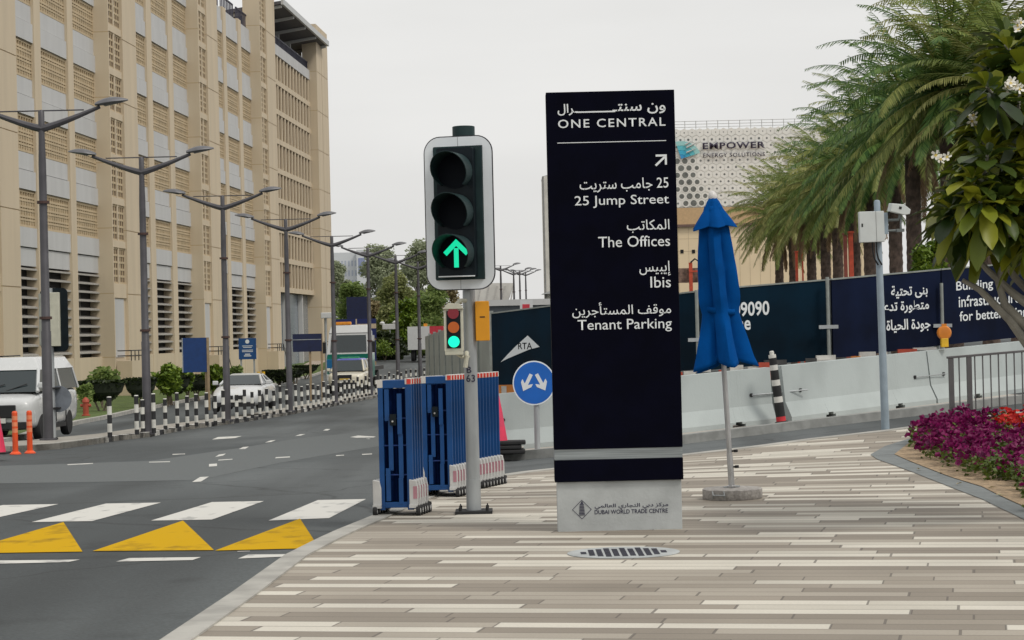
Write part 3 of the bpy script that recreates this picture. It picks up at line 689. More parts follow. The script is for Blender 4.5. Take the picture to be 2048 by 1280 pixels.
# ---- camera pole on the right
def campole():
    bx, by = 1771, 860; b = G(bx, by); s = F / b.y; L = locf(bx, by, s)
    t = thing('camera_pole', 'grey steel pole with white cabinet and traffic camera at the pavement edge', 'camera pole', b)
    zt = L(1755, 400)[1]; lean = Matrix.Rotation(R(-.75), 4, 'Y')
    def put(mb, name, m, par=t, smooth=False, bevel=0):
        for i, v in enumerate(mb.v): mb.v[i] = tuple(lean @ Vector(v))
        return mb.build(name, m, par, smooth, bevel)
    mb = MB(); mb.lathe([(.055, 0), (.052, .5), (.042, zt - .03), (.036, zt - .008), (.02, zt)], 18); put(mb, 'pole', mat('blue grey paint', (.25, .31, .36), .5, var=.1), smooth=True)
    c = lean.inverted()
    def P(px, py): q = L(px, py); v = c @ Vector((q[0], 0, q[1])); return v.x, v.z
    x0, z0 = P(1717, 486); x1, z1 = P(1764, 423)
    m_cab = mat('white cabinet paint', (.55, .58, .57), .5, var=.04)
    cb = put(MB().box(x0, x1, -.16, -.045, z0, z1), 'cabinet', m_cab, bevel=.006)
    mb = MB(); mb.box(x0 + .025, x0 + .045, -.163, -.159, (z0 + z1) / 2 + .0, (z0 + z1) / 2 + .045); put(mb, 'lock', m_rub, cb)
    mb = MB(); xs = x1 - .11; mb.box(xs, xs + .005, -.1625, -.1595, z0, z1); put(mb, 'door_seam', mat('cabinet seam grey', (.2, .2, .2), .8, var=0), cb)  # thin grey strip marks the door joint
    mb = MB(); mb.box(x1, x1 + .06, -.1, -.03, z0 + .1, z1 - .02); put(mb, 'mounting_plate', mat('blue grey paint', (.25, .31, .36)), bevel=.003)
    mb = MB(); mb.box(x1 + .005, x1 + .03, -.1, -.07, z0 + .05, z0 + .1); put(mb, 'socket', m_cab)
    xc, zc = P(1794, 419); Mc = Matrix.Translation((xc, -.1, zc)) @ Matrix.Rotation(R(14), 4, 'Y') @ Matrix.Rotation(R(20), 4, 'Z')
    mb = MB(); mb.prism([(-.13, -.06), (.09, -.06), (.16, -.03), (.16, .03), (.05, .075), (-.13, .05)], -.05, .05, M=Mc)
    cm = put(mb, 'camera', m_cab, bevel=.008)
    mb = MB(); mb.box(-.02, .02, -.054, -.05, .0, .035, M=Mc); put(mb, 'camera_label', m_rub, cm)
    mb = MB(); mb.tube([(x1 + .05, -.07, z1 - .07), (xc - .12, -.1, zc - .03), (xc - .06, -.13, zc + .01)], .014, 8); put(mb, 'cable', m_rub, smooth=True)
    mb = MB(); mb.tube([(x1 + .02, -.05, zc - .14), (xc, -.07, zc - .14), (xc + .03, -.08, zc - .06)], .018, 8); mb.box(xc - .03, xc + .07, -.12, -.03, zc - .3, zc - .26); mb.tube([(x1 + .02, -.05, zc - .28), (xc, -.07, zc - .28)], .016, 8); mb.tube([(xc + .03, -.07, zc - .28), (xc + .035, -.07, zc - .08)], .012, 8)
    put(mb, 'bracket', mat('weathered grey steel', (.16, .18, .18), .6, .3), smooth=False)
    for dx in (.04, .09):
        mb = MB(); xx = x0 + .13 + dx; mb.tube([(xx, -.1, z0 + .01), (xx, -.11, z0 - .13), (xx + .02, -.1, z0 - .22), (xx + .07, -.06, z0 - .3)], .011, 8); put(mb, 'cable', m_rub, smooth=True)
campole()

# ---- railing on the right
def railing():
    a, b = G(1905, 856), G(2130, 836); a.z = h(a.x, a.y); dx = b - a; Ln = dx.length
    t = thing('handrail', 'grey metal railing with thin vertical bars behind the flower bed', 'railing', a)
    ang = math.atan2(dx.y, dx.x); t.rotation_euler = (0, 0, ang); sl = (b.z - a.z) / Ln
    m = mat('dull grey railing paint', (.11, .107, .11), .45, .4, var=.1); H_ = .93
    sh = Matrix(((1, 0, 0, 0), (0, 1, 0, 0), (sl, 0, 1, 0), (0, 0, 0, 1)))
    mb = MB(); mb.box(-.05, Ln + .3, -.03, .03, H_ - .03, H_, M=sh); mb.build('top_rail', m, t, bevel=.004)
    mb = MB(); mb.box(0, Ln + .3, -.012, .012, .08, .105, M=sh); mb.build('bottom_rail', m, t)
    for x in (-.03, .21, 1.55): mb = MB(); mb.box(x, x + .06, -.025, .025, -.05, H_ - .031, M=sh); mb.build('post', m, t)
    for k in range(15):
        x = .1 + .105 * k
        if abs(x - .24) < .06 or abs(x - 1.58) < .06: continue
        MB().box(x, x + .014, -.008, .008, .105, H_ - .03, M=sh).build('bar', m, t)
railing()

# ---- flower bed
def flowerbed():
    inner = GP([(1789, 910), (1820, 924), (1902, 956), (1964, 975), (2048, 1015), (2300, 1150)])
    outer = GP([(1741, 910), (1756, 920), (1823, 944), (1889, 970), (1964, 999), (2048, 1040), (2300, 1180)])
    back = [G(2300, 840), G(1900, 858), G(1816, 889)]
    pi, po = [p.xy for p in inner], [p.xy for p in outer]
    sheet('bed_edging', po + list(reversed(pi)), .006, m_kerbd, .6)
    bk = [p.xy for p in back]; e2 = GP([(1741, 910), (1770, 893), (1812, 880), (1900, 851), (2300, 826)])
    sheet('bed_edging', [p.xy for p in e2] + [bk[0], bk[1], bk[2], pi[0]], .007, m_kerbd, .6)
    sheet('bed_soil', pi + bk, .012, m_soil, .5)
    poly = pi + bk
    def inside(x, y):
        c = False; n = len(poly)
        for i in range(n):
            (x0, y0), (x1, y1) = poly[i], poly[(i + 1) % n]
            if (y0 > y) != (y1 > y) and x < (x1 - x0) * (y - y0) / (y1 - y0) + x0: c = not c
        return c
    ml = leaf_mat('petunia leaves', (.05, .085, .012), (.14, .19, .03)); 
    fl = {'m': leaf_mat('magenta petals', (.1, .002, .05), (.27, .006, .115)), 'r': leaf_mat('red petals', (.42, .012, .012), (.6, .03, .02))}
    def proto(key, seed, nf, nl):
        rg = random.Random(seed); lf = MB(); pf = MB()
        for _ in range(nl):
            th, r, z = rg.uniform(0, 6.28), .17 * math.sqrt(rg.random()), rg.uniform(.01, .24)
            c = Vector((r * math.cos(th), r * math.sin(th), z * (1 - r * 2))); q = Euler((rg.uniform(-1, 1), rg.uniform(-1, 1), rg.uniform(0, 6.3))).to_matrix()
            l_ = rg.uniform(.035, .06); w_ = l_ * .45
            lf.add([c + q @ Vector(p) for p in ((0, 0, 0), (w_, l_ * .5, .004), (0, l_, 0), (-w_, l_ * .5, .004))], [(0, 1, 2, 3)])
        for _ in range(nf):
            th, r = rg.uniform(0, 6.28), .19 * math.sqrt(rg.random()); z = .13 + .15 * (1 - (r / .19) ** 2) + rg.uniform(-.07, .03)
            c = Vector((r * math.cos(th), r * math.sin(th), z)); q = (Euler((0, 0, th)).to_matrix() @ Euler((rg.uniform(-.3, .5), rg.uniform(.1, 1.3), rg.uniform(0, 6))).to_matrix()); R0 = rg.uniform(.026, .042)
            vs = [c + q @ Vector((0, 0, -.025))]
            for k in range(10):
                rr = R0 * (1 if k % 2 == 0 else .82); a = k * math.pi / 5; vs.append(c + q @ Vector((rr * math.cos(a), rr * math.sin(a), rg.uniform(-.004, .006))))
            pf.add(vs, [(0, 1 + k, 1 + (k + 1) % 10) for k in range(10)])
        t = thing('petunia_plant', 'x', 'flower')
        lf.build('foliage', ml, t, fixn=False)
        if nf: pf.build('blossom', fl[key], t, smooth=True, fixn=False)
        return t
    protos = {'m': [proto('m', 1, 34, 55), proto('m', 2, 26, 80), proto('m', 3, 42, 40)], 'r': [proto('r', 4, 26, 60)], 'g': [proto('m', 5, 4, 190)]}
    used = set(); pts = []; rg = random.Random(3); tries = 0
    while len(pts) < 240 and tries < 9000:
        tries += 1; x, y = rg.uniform(4.0, 8.6), rg.uniform(16.0, 28.5)
        if not inside(x, y): continue
        px = 1024 + x / y * F
        if px > 2240 or px < 1838: continue
        de = min((Vector((x, y)) - p.lerp(q, k / 6)).length for p, q in zip(pi, pi[1:]) for k in range(7))
        if de < .26 + .12 * rg.random() or any((x - a) ** 2 + (y - b_) ** 2 < .037 for a, b_ in pts): continue
        pts.append((x, y))
    for x, y in pts:
        px = 1024 + x / y * F; u = rg.random()
        if y > 25.6 and px > 1995: k = 'r' if u < .45 else 'g' if u < .8 else 'm'
        elif px > 1975 and u < .62: k = 'g'
        else: k = 'm' if u < .88 else 'g'
        p = rg.choice(protos[k]); lb = {'m': 'magenta flowering petunia plant in the sandy bed', 'r': 'red flowering petunia plant at the far right of the bed', 'g': 'yellow green petunia plant with few blossoms in the bed'}[k]
        lc = (x, y, h(x, y) + .01); sc = rg.uniform(.8, 1.1)
        if id(p) not in used: used.add(id(p)); p.location = lc; p.rotation_euler.z = rg.uniform(0, 6); p.scale = (sc,) * 3; p['label'] = lb; p['group'] = {'m': 'magenta petunias', 'r': 'red petunias', 'g': 'green petunias'}[k]
        else: dup(p, lc, rg.uniform(0, 6), lb, {'m': 'magenta petunias', 'r': 'red petunias', 'g': 'green petunias'}[k], sc)
    for p in sum(protos.values(), []):
        if id(p) not in used:
            for c in list(p.children): bpy.data.objects.remove(c)
            bpy.data.objects.remove(p)
    # fallen leaves on the edging
    mb = MB()
    for px, py in ((1838, 938), (1918, 967), (1985, 975), (2000, 990), (1880, 945)):
        c = G(px, py, .02); q = Euler((.2, .1, rg.uniform(0, 6))).to_matrix(); mb.add([c + q @ Vector(p) for p in ((-.05, 0, 0), (0, .02, .012), (.05, 0, 0), (0, -.02, .01))], [(0, 1, 2, 3)])
    o = mb.build('fallen_leaves', leaf_mat('dry leaf', (.3, .24, .12), (.45, .4, .25))); tag(o, 'dry fallen leaves scattered along the bed edge', 'leaves', kind='stuff')
flowerbed()

# ---- concrete barriers, their striped post and what stands at them
m_jer = mat('precast barrier concrete', (.385, .425, .42), .8, var=.08, scale=1.6, bump=.1, detail=8, stretch=(1, 1, .6))
JP = [(-.3, 0), (.3, 0), (.3, .07), (.17, .3), (.1, .86), (-.1, .86), (-.17, .3), (-.3, .07)]
def jersey(pa, pb, label):
    a, b = G(*pa), G(*pb); a.z, b.z = h(a.x, a.y), h(b.x, b.y); d = b - a; Ln = d.xy.length; sl = d.z / Ln
    t = thing('concrete_barrier', label, 'barrier', a, math.atan2(d.y, d.x), 'concrete barriers along the side street')
    sh = Matrix(((1, 0, 0, 0), (0, 1, 0, .3), (sl, 0, 1, 0), (0, 0, 0, 1)))
    mb = MB(); cuts = [Ln * .26, Ln * .74]; wd = .11
    xs = [0]
    for c in cuts: xs += [c - wd, c - wd * .5, c + wd * .5, c + wd]
    xs.append(Ln)
    for i, (x0, x1) in enumerate(zip(xs, xs[1:])):       # lifting pockets along the foot
        k = 0 if i % 4 == 0 else 1
        P0 = JP if k == 0 else [(p[0], max(p[1], .075 if i % 4 == 2 else .04)) for p in JP]
        mb.prism(P0, x0 + .0001 * i, x1, 'x', M=sh)
    mb.build('barrier_body', m_jer, t, bevel=0)
    for x in (.35, Ln - .35):
        mb = MB(); mb.lathe([(.03, -.01), (.03, .02), (.018, .03)], 10, M=sh @ Matrix.Translation((x, -.15, .46)) @ Matrix.Rotation(R(90), 4, 'X')); mb.build('tie_bolt', m_rub, t)
    return t, Ln, sl, sh
jersey((960, 906), (1243, 880), 'pale concrete barrier behind the round blue arrow sign')
j2 = jersey((1262, 877), (1553, 846), 'pale concrete barrier behind the parasol pole')
j3 = jersey((1584, 843), (1873, 807), 'pale concrete barrier behind the camera pole')
jersey((1876, 806.6), (2170, 769), 'pale concrete barrier behind the metal railing')
mb = MB(); t, Ln, sl, sh = j2
mb.tube([sh @ Vector((Ln - .35, -.18, .46)), sh @ Vector((Ln + .6, -.18, .46))], .012, 8); mb.build('tie_rod', m_steel, t)
t, Ln, sl, sh = j3
mb = MB(); mb.tube([sh @ Vector((Ln - .35, -.18, .46)), sh @ Vector((Ln + .42, -.18, .46))], .008, 8); mb.build('tie_rod', m_steel, t)
def striped_post():
    b = G(1563, 846); b.z = h(b.x, b.y) ; s = F / b.y
    t = thing('striped_delineator', 'leaning black and white post with red foot between two concrete barriers', 'bollard', b); t.rotation_euler = (0, R(-6.5), 0)
    H_ = 1.07; mb = MB(); r = .075; n = 9
    z = 0
    for k, (dz, mi) in enumerate(((.1, 2), (.22, 0), (.09, 1), (.17, 0), (.09, 1), (.15, 0), (.08, 1), (.11, 0), (.05, 1))):
        rr = r - .02 * z; mb.lathe([(rr + .0004 * k, z), (rr + .0004 * k, z + dz)], 16, mi=mi); z += dz
    mb.lathe([(.035, z), (.035, z + .05), (.02, z + .06)], 12, mi=1)
    mb.build('post', [m_rub, m_white, mat('red rubber', (.5, .02, .03), .6)], t, smooth=True)
    MB().lathe([(.1, 0), (.1, .02), (.08, .03)], 16).build('foot_ring', m_rub, t)
striped_post()
def roundsign():
    bx, by = 1075, 897; b = G(bx, by, 0); b.y -= .0; s = F / b.y; L = locf(bx, by, s)
    b2 = Vector((b.x * (b.y - .35) / b.y, b.y - .35, 0)); b2.z = h(b2.x, b2.y)
    t = thing('direction_sign', 'round blue sign with two white arrows pointing down on a grey post', 'road sign', b2)
    MB().lathe([(.043, 0), (.043, 1.0), (.04, 1.01)], 14).build('post', m_steel, t, smooth=True)
    cx, cz = L(1068, 765.5); r = .315
    circ = lambda rr, n=48: [(cx + rr * math.cos(2 * math.pi * k / n), cz + rr * 1.04 * math.sin(2 * math.pi * k / n)) for k in range(n)]
    d = MB(); d.prism(circ(r), -.06, -.045); dk = d.build('sign_disc', m_retro, t)
    MB().prism(circ(r - .018), -.063, -.06).build('blue_face', mat('blue sign face', (.005, .12, .5), .4, var=.04), dk)
    for sx in (-1, 1):
        a = MB(); Ma = Matrix.Translation((cx + sx * .105, 0, cz + .0)) @ Matrix.Rotation(R(-sx * 27), 4, 'Y')
        a.prism([(-.026, .145), (.026, .145), (.026, -.02), (.0, -.02), (-.026, -.02)], -.066, -.063, M=Ma)
        a.prism([(-.085, .025), (-.026, -.018), (.026, -.018), (.085, .025), (.085, -.025), (0, -.13), (-.085, -.025)], -.0665, -.063, M=Ma); a.build('arrow', m_let, dk)
roundsign()
def cone(px, py, H_, label, r=.19):
    b = G(px, py); t = thing('traffic_cone', label, 'traffic cone', b)
    MB().box(-r, r, -r, r, 0, .035).build('foot', m_rub, t, bevel=.008)
    mb = MB(); mb.lathe([(r * .78, .035), (r * .5, H_ * .45)], 20); mb.lathe([(r * .5, H_ * .45), (r * .36, H_ * .68)], 20, mi=1); mb.lathe([(r * .36, H_ * .68), (.028, H_ - .01), (.02, H_)], 20)
    mb.build('cone_body', [mat('pink red cone plastic', (.68, .03, .09), .5, var=.1), mat('dull cone band', (.6, .04, .1), .5)], t, smooth=True)
    return t
cone(996, 908, .9, 'pinkish red traffic cone beside the farthest blue barriers', .22)
def feet():
    b = G(1012, 907); t = thing('rubber_foot_stack', 'stack of flat black rubber bases beside the pink cone', 'rubber bases', b)
    for k in range(3): MB().box(-.28 + .03 * k, .26 + (.02, -.03, .03)[k], -.18, .18, .002 + k * .065, .058 + k * .065).build('rubber_base', m_rub, t, bevel=.015)
feet()

# ---- hoardings
m_hoard = mat('dark navy hoarding print', (.0015, .012, .024), .75, var=.35, scale=1.2, detail=8, spec=.1)
m_hoardp = mat('midnight blue hoarding print', (.004, .008, .026), .75, var=.35, scale=1.2, detail=8, spec=.1)
m_post = mat('galvanised post', (.28, .3, .28), .55, .4)
def yh(px): return prof([(980, 41.5), (1110, 39.2), (1370, 36.6), (1600, 36.4), (1870, 37.9), (2200, 41.2)], px)
def hoarding(px0, px1, tops, bots, label, m, postx=()):
    a = AT(px0, bots[0], yh(px0)); b = AT(px1, bots[1], yh(px1)); ta = AT(px0, tops[0], yh(px0)); tb = AT(px1, tops[1], yh(px1))
    d = b - a; Ln = d.xy.length; base = Vector((a.x, a.y, h(a.x, a.y)))
    t = thing('site_hoarding', label, 'hoarding', base, math.atan2(d.y, d.x), 'dark blue hoarding round the building site')
    z0, z1, y0, y1 = a.z - base.z, b.z - base.z, ta.z - base.z, tb.z - base.z
    mb = MB(); mb.prism([(0, z0), (Ln, z1), (Ln, y1), (0, y0)], 0, .04); pn = mb.build('printed_panel', m, t)
    mb = MB(); mb.prism([(0, y0), (Ln, y1), (Ln, y1 + .025), (0, y0 + .025)], -.012, .052); mb.build('top_trim', m_post, t)
    for x in (0.06, Ln * .5, Ln - .06):
        g = h(a.x + d.x * x / Ln, a.y + d.y * x / Ln) - base.z; MB().box(x - .03, x + .03, .045, .1, g - .02, lerp(y0, y1, x / Ln) - .05).build('post', m_post, t)
    s0 = F / a.y
    def L(px, py):      # pixel on the panel -> (x along, z)
        x = (px - px0) / (px1 - px0) * Ln; p = AT(px, py, a.y + d.y * x / Ln); return x, p.z - base.z
    return t, L, (z1 - z0) / Ln, (y1 - y0) / Ln, pn
def hwrite(hd, txt, px0, px1, py0, py1, slope, w=0):
    t, L = hd[0], hd[1]; x0, zb = L(px0, py1); x1, zt = L(px0, py0); xe, ze = L(px1, py1 + slope * (px1 - px0))
    sh = (ze - zb) / (xe - x0)
    write(txt, x0, xe, zb - sh * x0, zt - sh * x0, -.003, m_let, t, w, 1, sh)
h1 = hoarding(986, 1250, (628, 594.5), (789, 752), 'dark blue hoarding panel with a white triangular logo', m_hoard)
h2 = hoarding(1262, 1394, (600, 584.5), (751, 739), 'narrow dark blue hoarding panel between the totem and the parasol', m_hoard)
h3 = hoarding(1400, 1663, (582, 560.5), (742, 717.5), 'dark blue hoarding panel with white digits behind the parasol', m_hoard)
h4 = hoarding(1667, 1884, (560, 540.5), (717, 690.5), 'dark blue hoarding panel lettered in Arabic behind the camera pole', m_hoardp)
h5 = hoarding(1887, 2230, (540, 512), (690, 655), 'dark blue hoarding panel lettered in English behind the railing', m_hoardp)
hwrite(h3, '09090', 1469, 1541, 605, 634, -.055, .02); hwrite(h3, 'ae', 1478, 1503, 641, 661, -.05, .02)
for i, (tx, x0, x1, y0, y1) in enumerate((('بنى تحتية', 1783, 1857, 572, 599), ('متطورة تدعم', 1756, 1859, 605, 634), ('جودة الحياة', 1772, 1861, 640, 668))): hwrite(h4, arabic(tx), x0, x1, y0, y1, -.06, .02)
for tx, x0, x1, y0, y1 in (('Building', 1913, 1983, 565, 589), ('infrastructure', 1917, 2034, 594, 617), ('for better living', 1918, 2048, 625, 651)): hwrite(h5, tx, x0, x1, y0 - 2, y1 - 2, -.085, .01)
t, L = h1[0], h1[1]
tri = [L(*p) for p in [(1005, 724), (1020, 709), (1038, 692), (1063, 671), (1087, 693.5), (1065, 699), (1040, 709), (1020, 717)]]
mb = MB(); mb.prism(tri, -.006, -.002); lg = mb.build('triangle_logo', m_let, t)
x0, z0 = L(1043, 700.5); x1, z1 = L(1072, 685); sl = -.12
write('RTA', x0, x1, z0 + .02, z1 + .0, -.008, m_navy, lg, .01)
def hpost(px, y0, y1, label):
    Y = yh(px) - .12; a = AT(px, y1, Y); b = AT(px, y0, Y); a.z = h(a.x, a.y)
    t = thing('hoarding_post', label, 'post', a)
    Hh = b.z - a.z; mb = MB(); mb.tube([(0, 0, 0), (0, 0, Hh)], .03, 8); mb.build('tube', m_post, t); mb = MB(); mb.box(-.16, .16, -.04, .02, Hh * .62, Hh * .62 + .06); mb.build('clamp', m_steel, t); MB().tube([(0, -.04, Hh * .35), (0, -.04, Hh * .42)], .035, 8).build('clamp', m_steel, t)
hpost(1659, 554, 742, 'scaffold tube post with clamp at the joint left of the camera pole'); hpost(1886, 566, 700, 'scaffold tube post above the orange warning lamp'); hpost(1397, 580, 745, 'scaffold tube post at the joint behind the parasol')
def warnlamp():
    p = AT(1889, 692, 36.6); g = h(p.x, p.y); t = thing('warning_lamp', 'round orange warning lamp fixed on top of the concrete barrier', 'warning lamp', (p.x, p.y, p.z))
    mo = mat('orange lamp lens', (.62, .2, .02), .35, var=.1)
    MB().box(-.06, .06, -.05, .05, -.02, .13).build('battery_case', mat('yellow lamp case', (.7, .42, .02), .5), t, bevel=.01)
    MB().lathe([(.03, -.05), (.1, -.045), (.12, -.02), (.12, .02), (.1, .045), (.03, .05)], 20, M=Matrix.Translation((0, 0, .22)) @ Matrix.Rotation(R(90), 4, 'X')).build('lens', mo, t, smooth=True)
    MB().box(-.04, .04, -.03, .03, .32, .37).build('cap', mo, t)
warnlamp()
# grey corrugated hoarding along the main road
def grey_hoarding():
    ma = mat('grey sheet hoarding', (.25, .26, .23), .6, .2, var=.12, scale=1.2)
    a, b = AT(852, 757, 75), AT(984, 785, 41.8); a.z, b.z = h(a.x, a.y), h(b.x, b.y); d = b - a; Ln = d.xy.length
    n = 9; zt = lambda q: lerp(AT(852, 673, 75).z, AT(984, 627, 41.8).z, q)
    for k in range(n):
        q0, q1 = k / n, (k + 1) / n; p = a.lerp(b, q0)
        t = thing('corrugated_hoarding', 'grey corrugated hoarding panel along the main road left of the signal', 'hoarding', (p.x, p.y, h(p.x, p.y)), math.atan2(d.y, d.x), 'grey hoarding along the main road')
        lp = Ln / n - .03; g1 = a.lerp(b, q1); dz = h(g1.x, g1.y) - h(p.x, p.y); m_ = 16
        mb = MB(); vs = []
        for i in range(m_ + 1):
            x = lp * i / m_; y = .03 * (i % 2); g = dz * i / m_; tp = lerp(zt(q0), zt(q1), i / m_) - h(p.x, p.y); vs += [(x, y, g - .1), (x, y, tp)]
        mb.add(vs, [(2 * i, 2 * i + 2, 2 * i + 3, 2 * i + 1) for i in range(m_)]); o = mb.build('sheet', ma, t, fixn=False); o.modifiers.new('t', 'SOLIDIFY').thickness = .02
        MB().box(lp - .0, lp + .03, -.03, .06, -.1, zt(q1) - h(p.x, p.y) + .05).build('post', m_post, t)
grey_hoarding()
def site_stack():
    rg = random.Random(21); mb = MB()
    for k in range(46):
        px = rg.uniform(985, 1850); Y = yh(px) - .25 - rg.random() * .12; x = ray(px, horizon(px)).x * Y; g = h(x, Y); wd = rg.uniform(.03, .22); tp = .86 + rg.uniform(.01, .11)
        mb.box(x - wd, x + wd, Y - .05, Y + .05, g, g + tp, rg.choice((0, 0, 1, 2, 3, 3)))
    o = mb.build('stacked_site_material', [m_wpaint0, mat('dusty red plastic', (.4, .06, .03), .6), mat('faded orange mesh', (.55, .2, .04), .7), mat('dark site clutter', (.05, .05, .05), .8, var=.3)])
    tag(o, 'jumbled planks and plastic standing between the concrete barriers and the hoarding', 'site material', kind='stuff')
m_wpaint0 = mat('dusty white board', (.5, .49, .46), .7, var=.15)
site_stack()
# ================================================================== street lamps, posts, vehicles
m_lamp = mat('dark grey lamp paint', (.075, .072, .08), .5, .2, var=.15, scale=3)
m_head = mat('grey lamp head', (.13, .13, .14), .45, .2, var=.1)
def make_lamp(label, Ht, tilt=.11):
    t = thing('street_lamp', label, 'street lamp')
    mb = MB(); mb.lathe([(.16, -.05), (.16, .02), (.115, .03), (.112, 2.4), (.1, 2.42), (.085, Ht - 1.2), (.07, Ht - .6), (.07, Ht - .05), (.03, Ht)], 14); mb.build('pole', m_lamp, t, smooth=True)
    for z in (Ht * .37, Ht * .72):
        MB().lathe([(.1, z - .03), (.14, z - .03), (.14, z + .03), (.1, z + .03)], 14).build('collar', mat('rusty brown band', (.06, .03, .025), .7), t)
    MB().lathe([(.2, -.04), (.2, .03), (.17, .04)], 4).build('base_plate', m_lamp, t)
    L_ = Ht * .235
    for sx in (-1, 1):
        mb = MB(); k = 8
        pts = [(sx * L_ * .76 * q / k, 0, Ht - .42 + .46 * (q / k) ** 1.15) for q in range(k + 1)]
        mb.tube(pts, [.085 - .045 * q / k for q in range(k + 1)], 8); ar = mb.build('arm', m_lamp, t, smooth=True)
        MB().tube([(0, 0, Ht - .02), (sx * L_ * .55, 0, Ht - .02)], .016, 6).build('tie_rod', m_lamp, t)
        zc = Ht + .08; x0, x1 = L_ * .7, L_ * 1.12
        mb = MB(); n = 10; rows = 8; vs = []
        for i in range(rows + 1):
            q = i / rows; x = lerp(x0, x1, q); wd = .2 * math.sin(math.pi * min(1, .12 + q * .83)) + .02; z = zc + .09 * q
            for j in range(n):
                a = 2 * math.pi * j / n; zz = .5 * wd * math.sin(a); vs.append((sx * x, wd * math.cos(a), z + (zz * 1.15 if zz > 0 else zz * .3)))
        mb.add(vs, [(i * n + j, i * n + (j + 1) % n, (i + 1) * n + (j + 1) % n, (i + 1) * n + j) for i in range(rows) for j in range(n)] + [tuple(range(n)), tuple(rows * n + j for j in range(n))])
        hd = mb.build('lamp_head', m_head, t, smooth=True)
        mb = MB(); xm = (x0 + x1) / 2; mb.box(-.22, .2, -.1, .1, -.018, .0, M=Matrix.Translation((sx * (xm + .05), 0, zc + .035)) @ Matrix.Rotation(-sx * .2, 4, 'Y')); mb.build('lens', mat('lamp glass', (.05, .05, .05), .25, var=0), hd)
    return t
HL = 7.3
lamp0 = make_lamp('nearest double armed street lamp on the median, beside the white van', HL)
labs = ['', 'double armed street lamp in front of the first grey stair block, second from the left', 'double armed street lamp beside the parked white coupe, third from the left', 'double armed street lamp beside the wide dark blue board, fourth along the median',
        'double armed street lamp in front of the police car, fifth along the median', 'double armed street lamp right of the green truck, sixth along the median', 'distant double armed street lamp, seventh along the median, before the trees', 'farthest double armed street lamp of the median, just left of the traffic signal']
for i, (px, py, Y) in enumerate([(97, 880, 48.6), (295, 865, 58.2), (455, 840, 71.3), (580, 822, 83.4), (671, 804, 96.5), (742, 791, 108.5), (797, 777, 120), (841, 764, 131.5)]):
    p = AT(px, py, Y); p.z = min(p.z, h(p.x, p.y)) if i < 6 else h(p.x, p.y)
    if i == 0: lamp0.location = p; lamp0['group'] = 'street lamps on the median'
    else: dup(lamp0, p, .0, labs[i], 'street lamps on the median')
for i, (px, py, Y, lb) in enumerate([(1027, 540, 205, 'far street lamp behind the hoarding, left of a row of three'), (1039, 541, 222, 'far street lamp behind the hoarding, middle of a row of three'), (1051, 543, 240, 'far street lamp behind the hoarding, right of a row of three'), (1001, 531, 190, 'far street lamp partly hidden behind the traffic signal head')]):
    p = AT(px, py, Y); p.z -= HL * 1.0; dup(lamp0, p, R(25), lb, 'far street lamps')

# signal seen from behind on the left of the median
def backsignal():
    p = AT(122, 876, 49.4); p.z = h(p.x, p.y); t = thing('rear_traffic_signal', 'traffic signal seen from behind beside the white van, black board and cream housing', 'traffic light', p)
    s = F / 49.4; L = locf(104, 876, s); zb, zt = L(110, 700)[1], L(110, 573)[1]
    t.location.x = AT(104, 876, 49.4).x
    MB().lathe([(.1, -.05), (.095, .0), (.085, 3.4)], 14).build('pole', m_steel, t, smooth=True)
    mb = MB(); mb.prism(rrect(-.2, .42, zb, zt, .12), -.0, .02); mb.build('backing_board', m_dark, t)
    mb = MB(); mb.box(.05, .25, -.16, -.001, zb + .12, zt - .1); mb.build('housing', m_cream, t, bevel=.01)
    mb = MB(); mb.box(-.2, .02, -.16, -.02, zb + .14, zt - .12); mb.build('housing', mat('grey green housing', (.3, .31, .27), .5), t, bevel=.01)
    zc = L(115, 795)[1]; mb = MB(); mb.prism([(.14 + .3 * math.cos(a * math.pi / 16), zc + .3 * math.sin(a * math.pi / 16)) for a in range(32)], .1, .115); sg = mb.build('sign_back', mat('grey sign back', (.17, .19, .22), .5), t)
    for z in (zc + .25, zc - .2): MB().box(-.09, .2, -.09, .1, z - .015, z + .015).build('clip', m_rub, t)
    MB().lathe([(.14, -.03), (.14, .04), (.1, .05)], 4).build('base_plate', m_rub, t)
backsignal()

# delineators and the cone at the left edge
def delineator(px, py, label):
    p = G(px, py, -KH); t = thing('flexible_delineator', label, 'delineator', p); m = mat('orange plastic', (.75, .085, .015), .5, var=.08)
    MB().lathe([(.11, 0), (.11, .02), (.075, .05), (.06, .06)], 16).build('foot', m, t, smooth=True)
    mb = MB(); zz = [.06, .42, .5, .54, .62, .66, .74, .8]; 
    for k, (a, b) in enumerate(zip(zz, zz[1:])): mb.lathe([(.055 + .0004 * (k % 2), a), (.055 + .0004 * (k % 2), b)], 14, mi=k % 2)
    mb.lathe([(.055, .8), (.04, .83), (.0, .835)], 14)
    mb.build('post', [m, mat('pale orange reflective band', (.8, .25, .12), .4)], t, smooth=True)
delineator(31, 909, 'orange flexible delineator post at the median tip, left of the pair'); delineator(60, 907, 'orange flexible delineator post at the median tip, right of the pair')
c = cone(-6, 908, .85, 'reddish traffic cone at the left end of the median, beside the orange posts', .2)

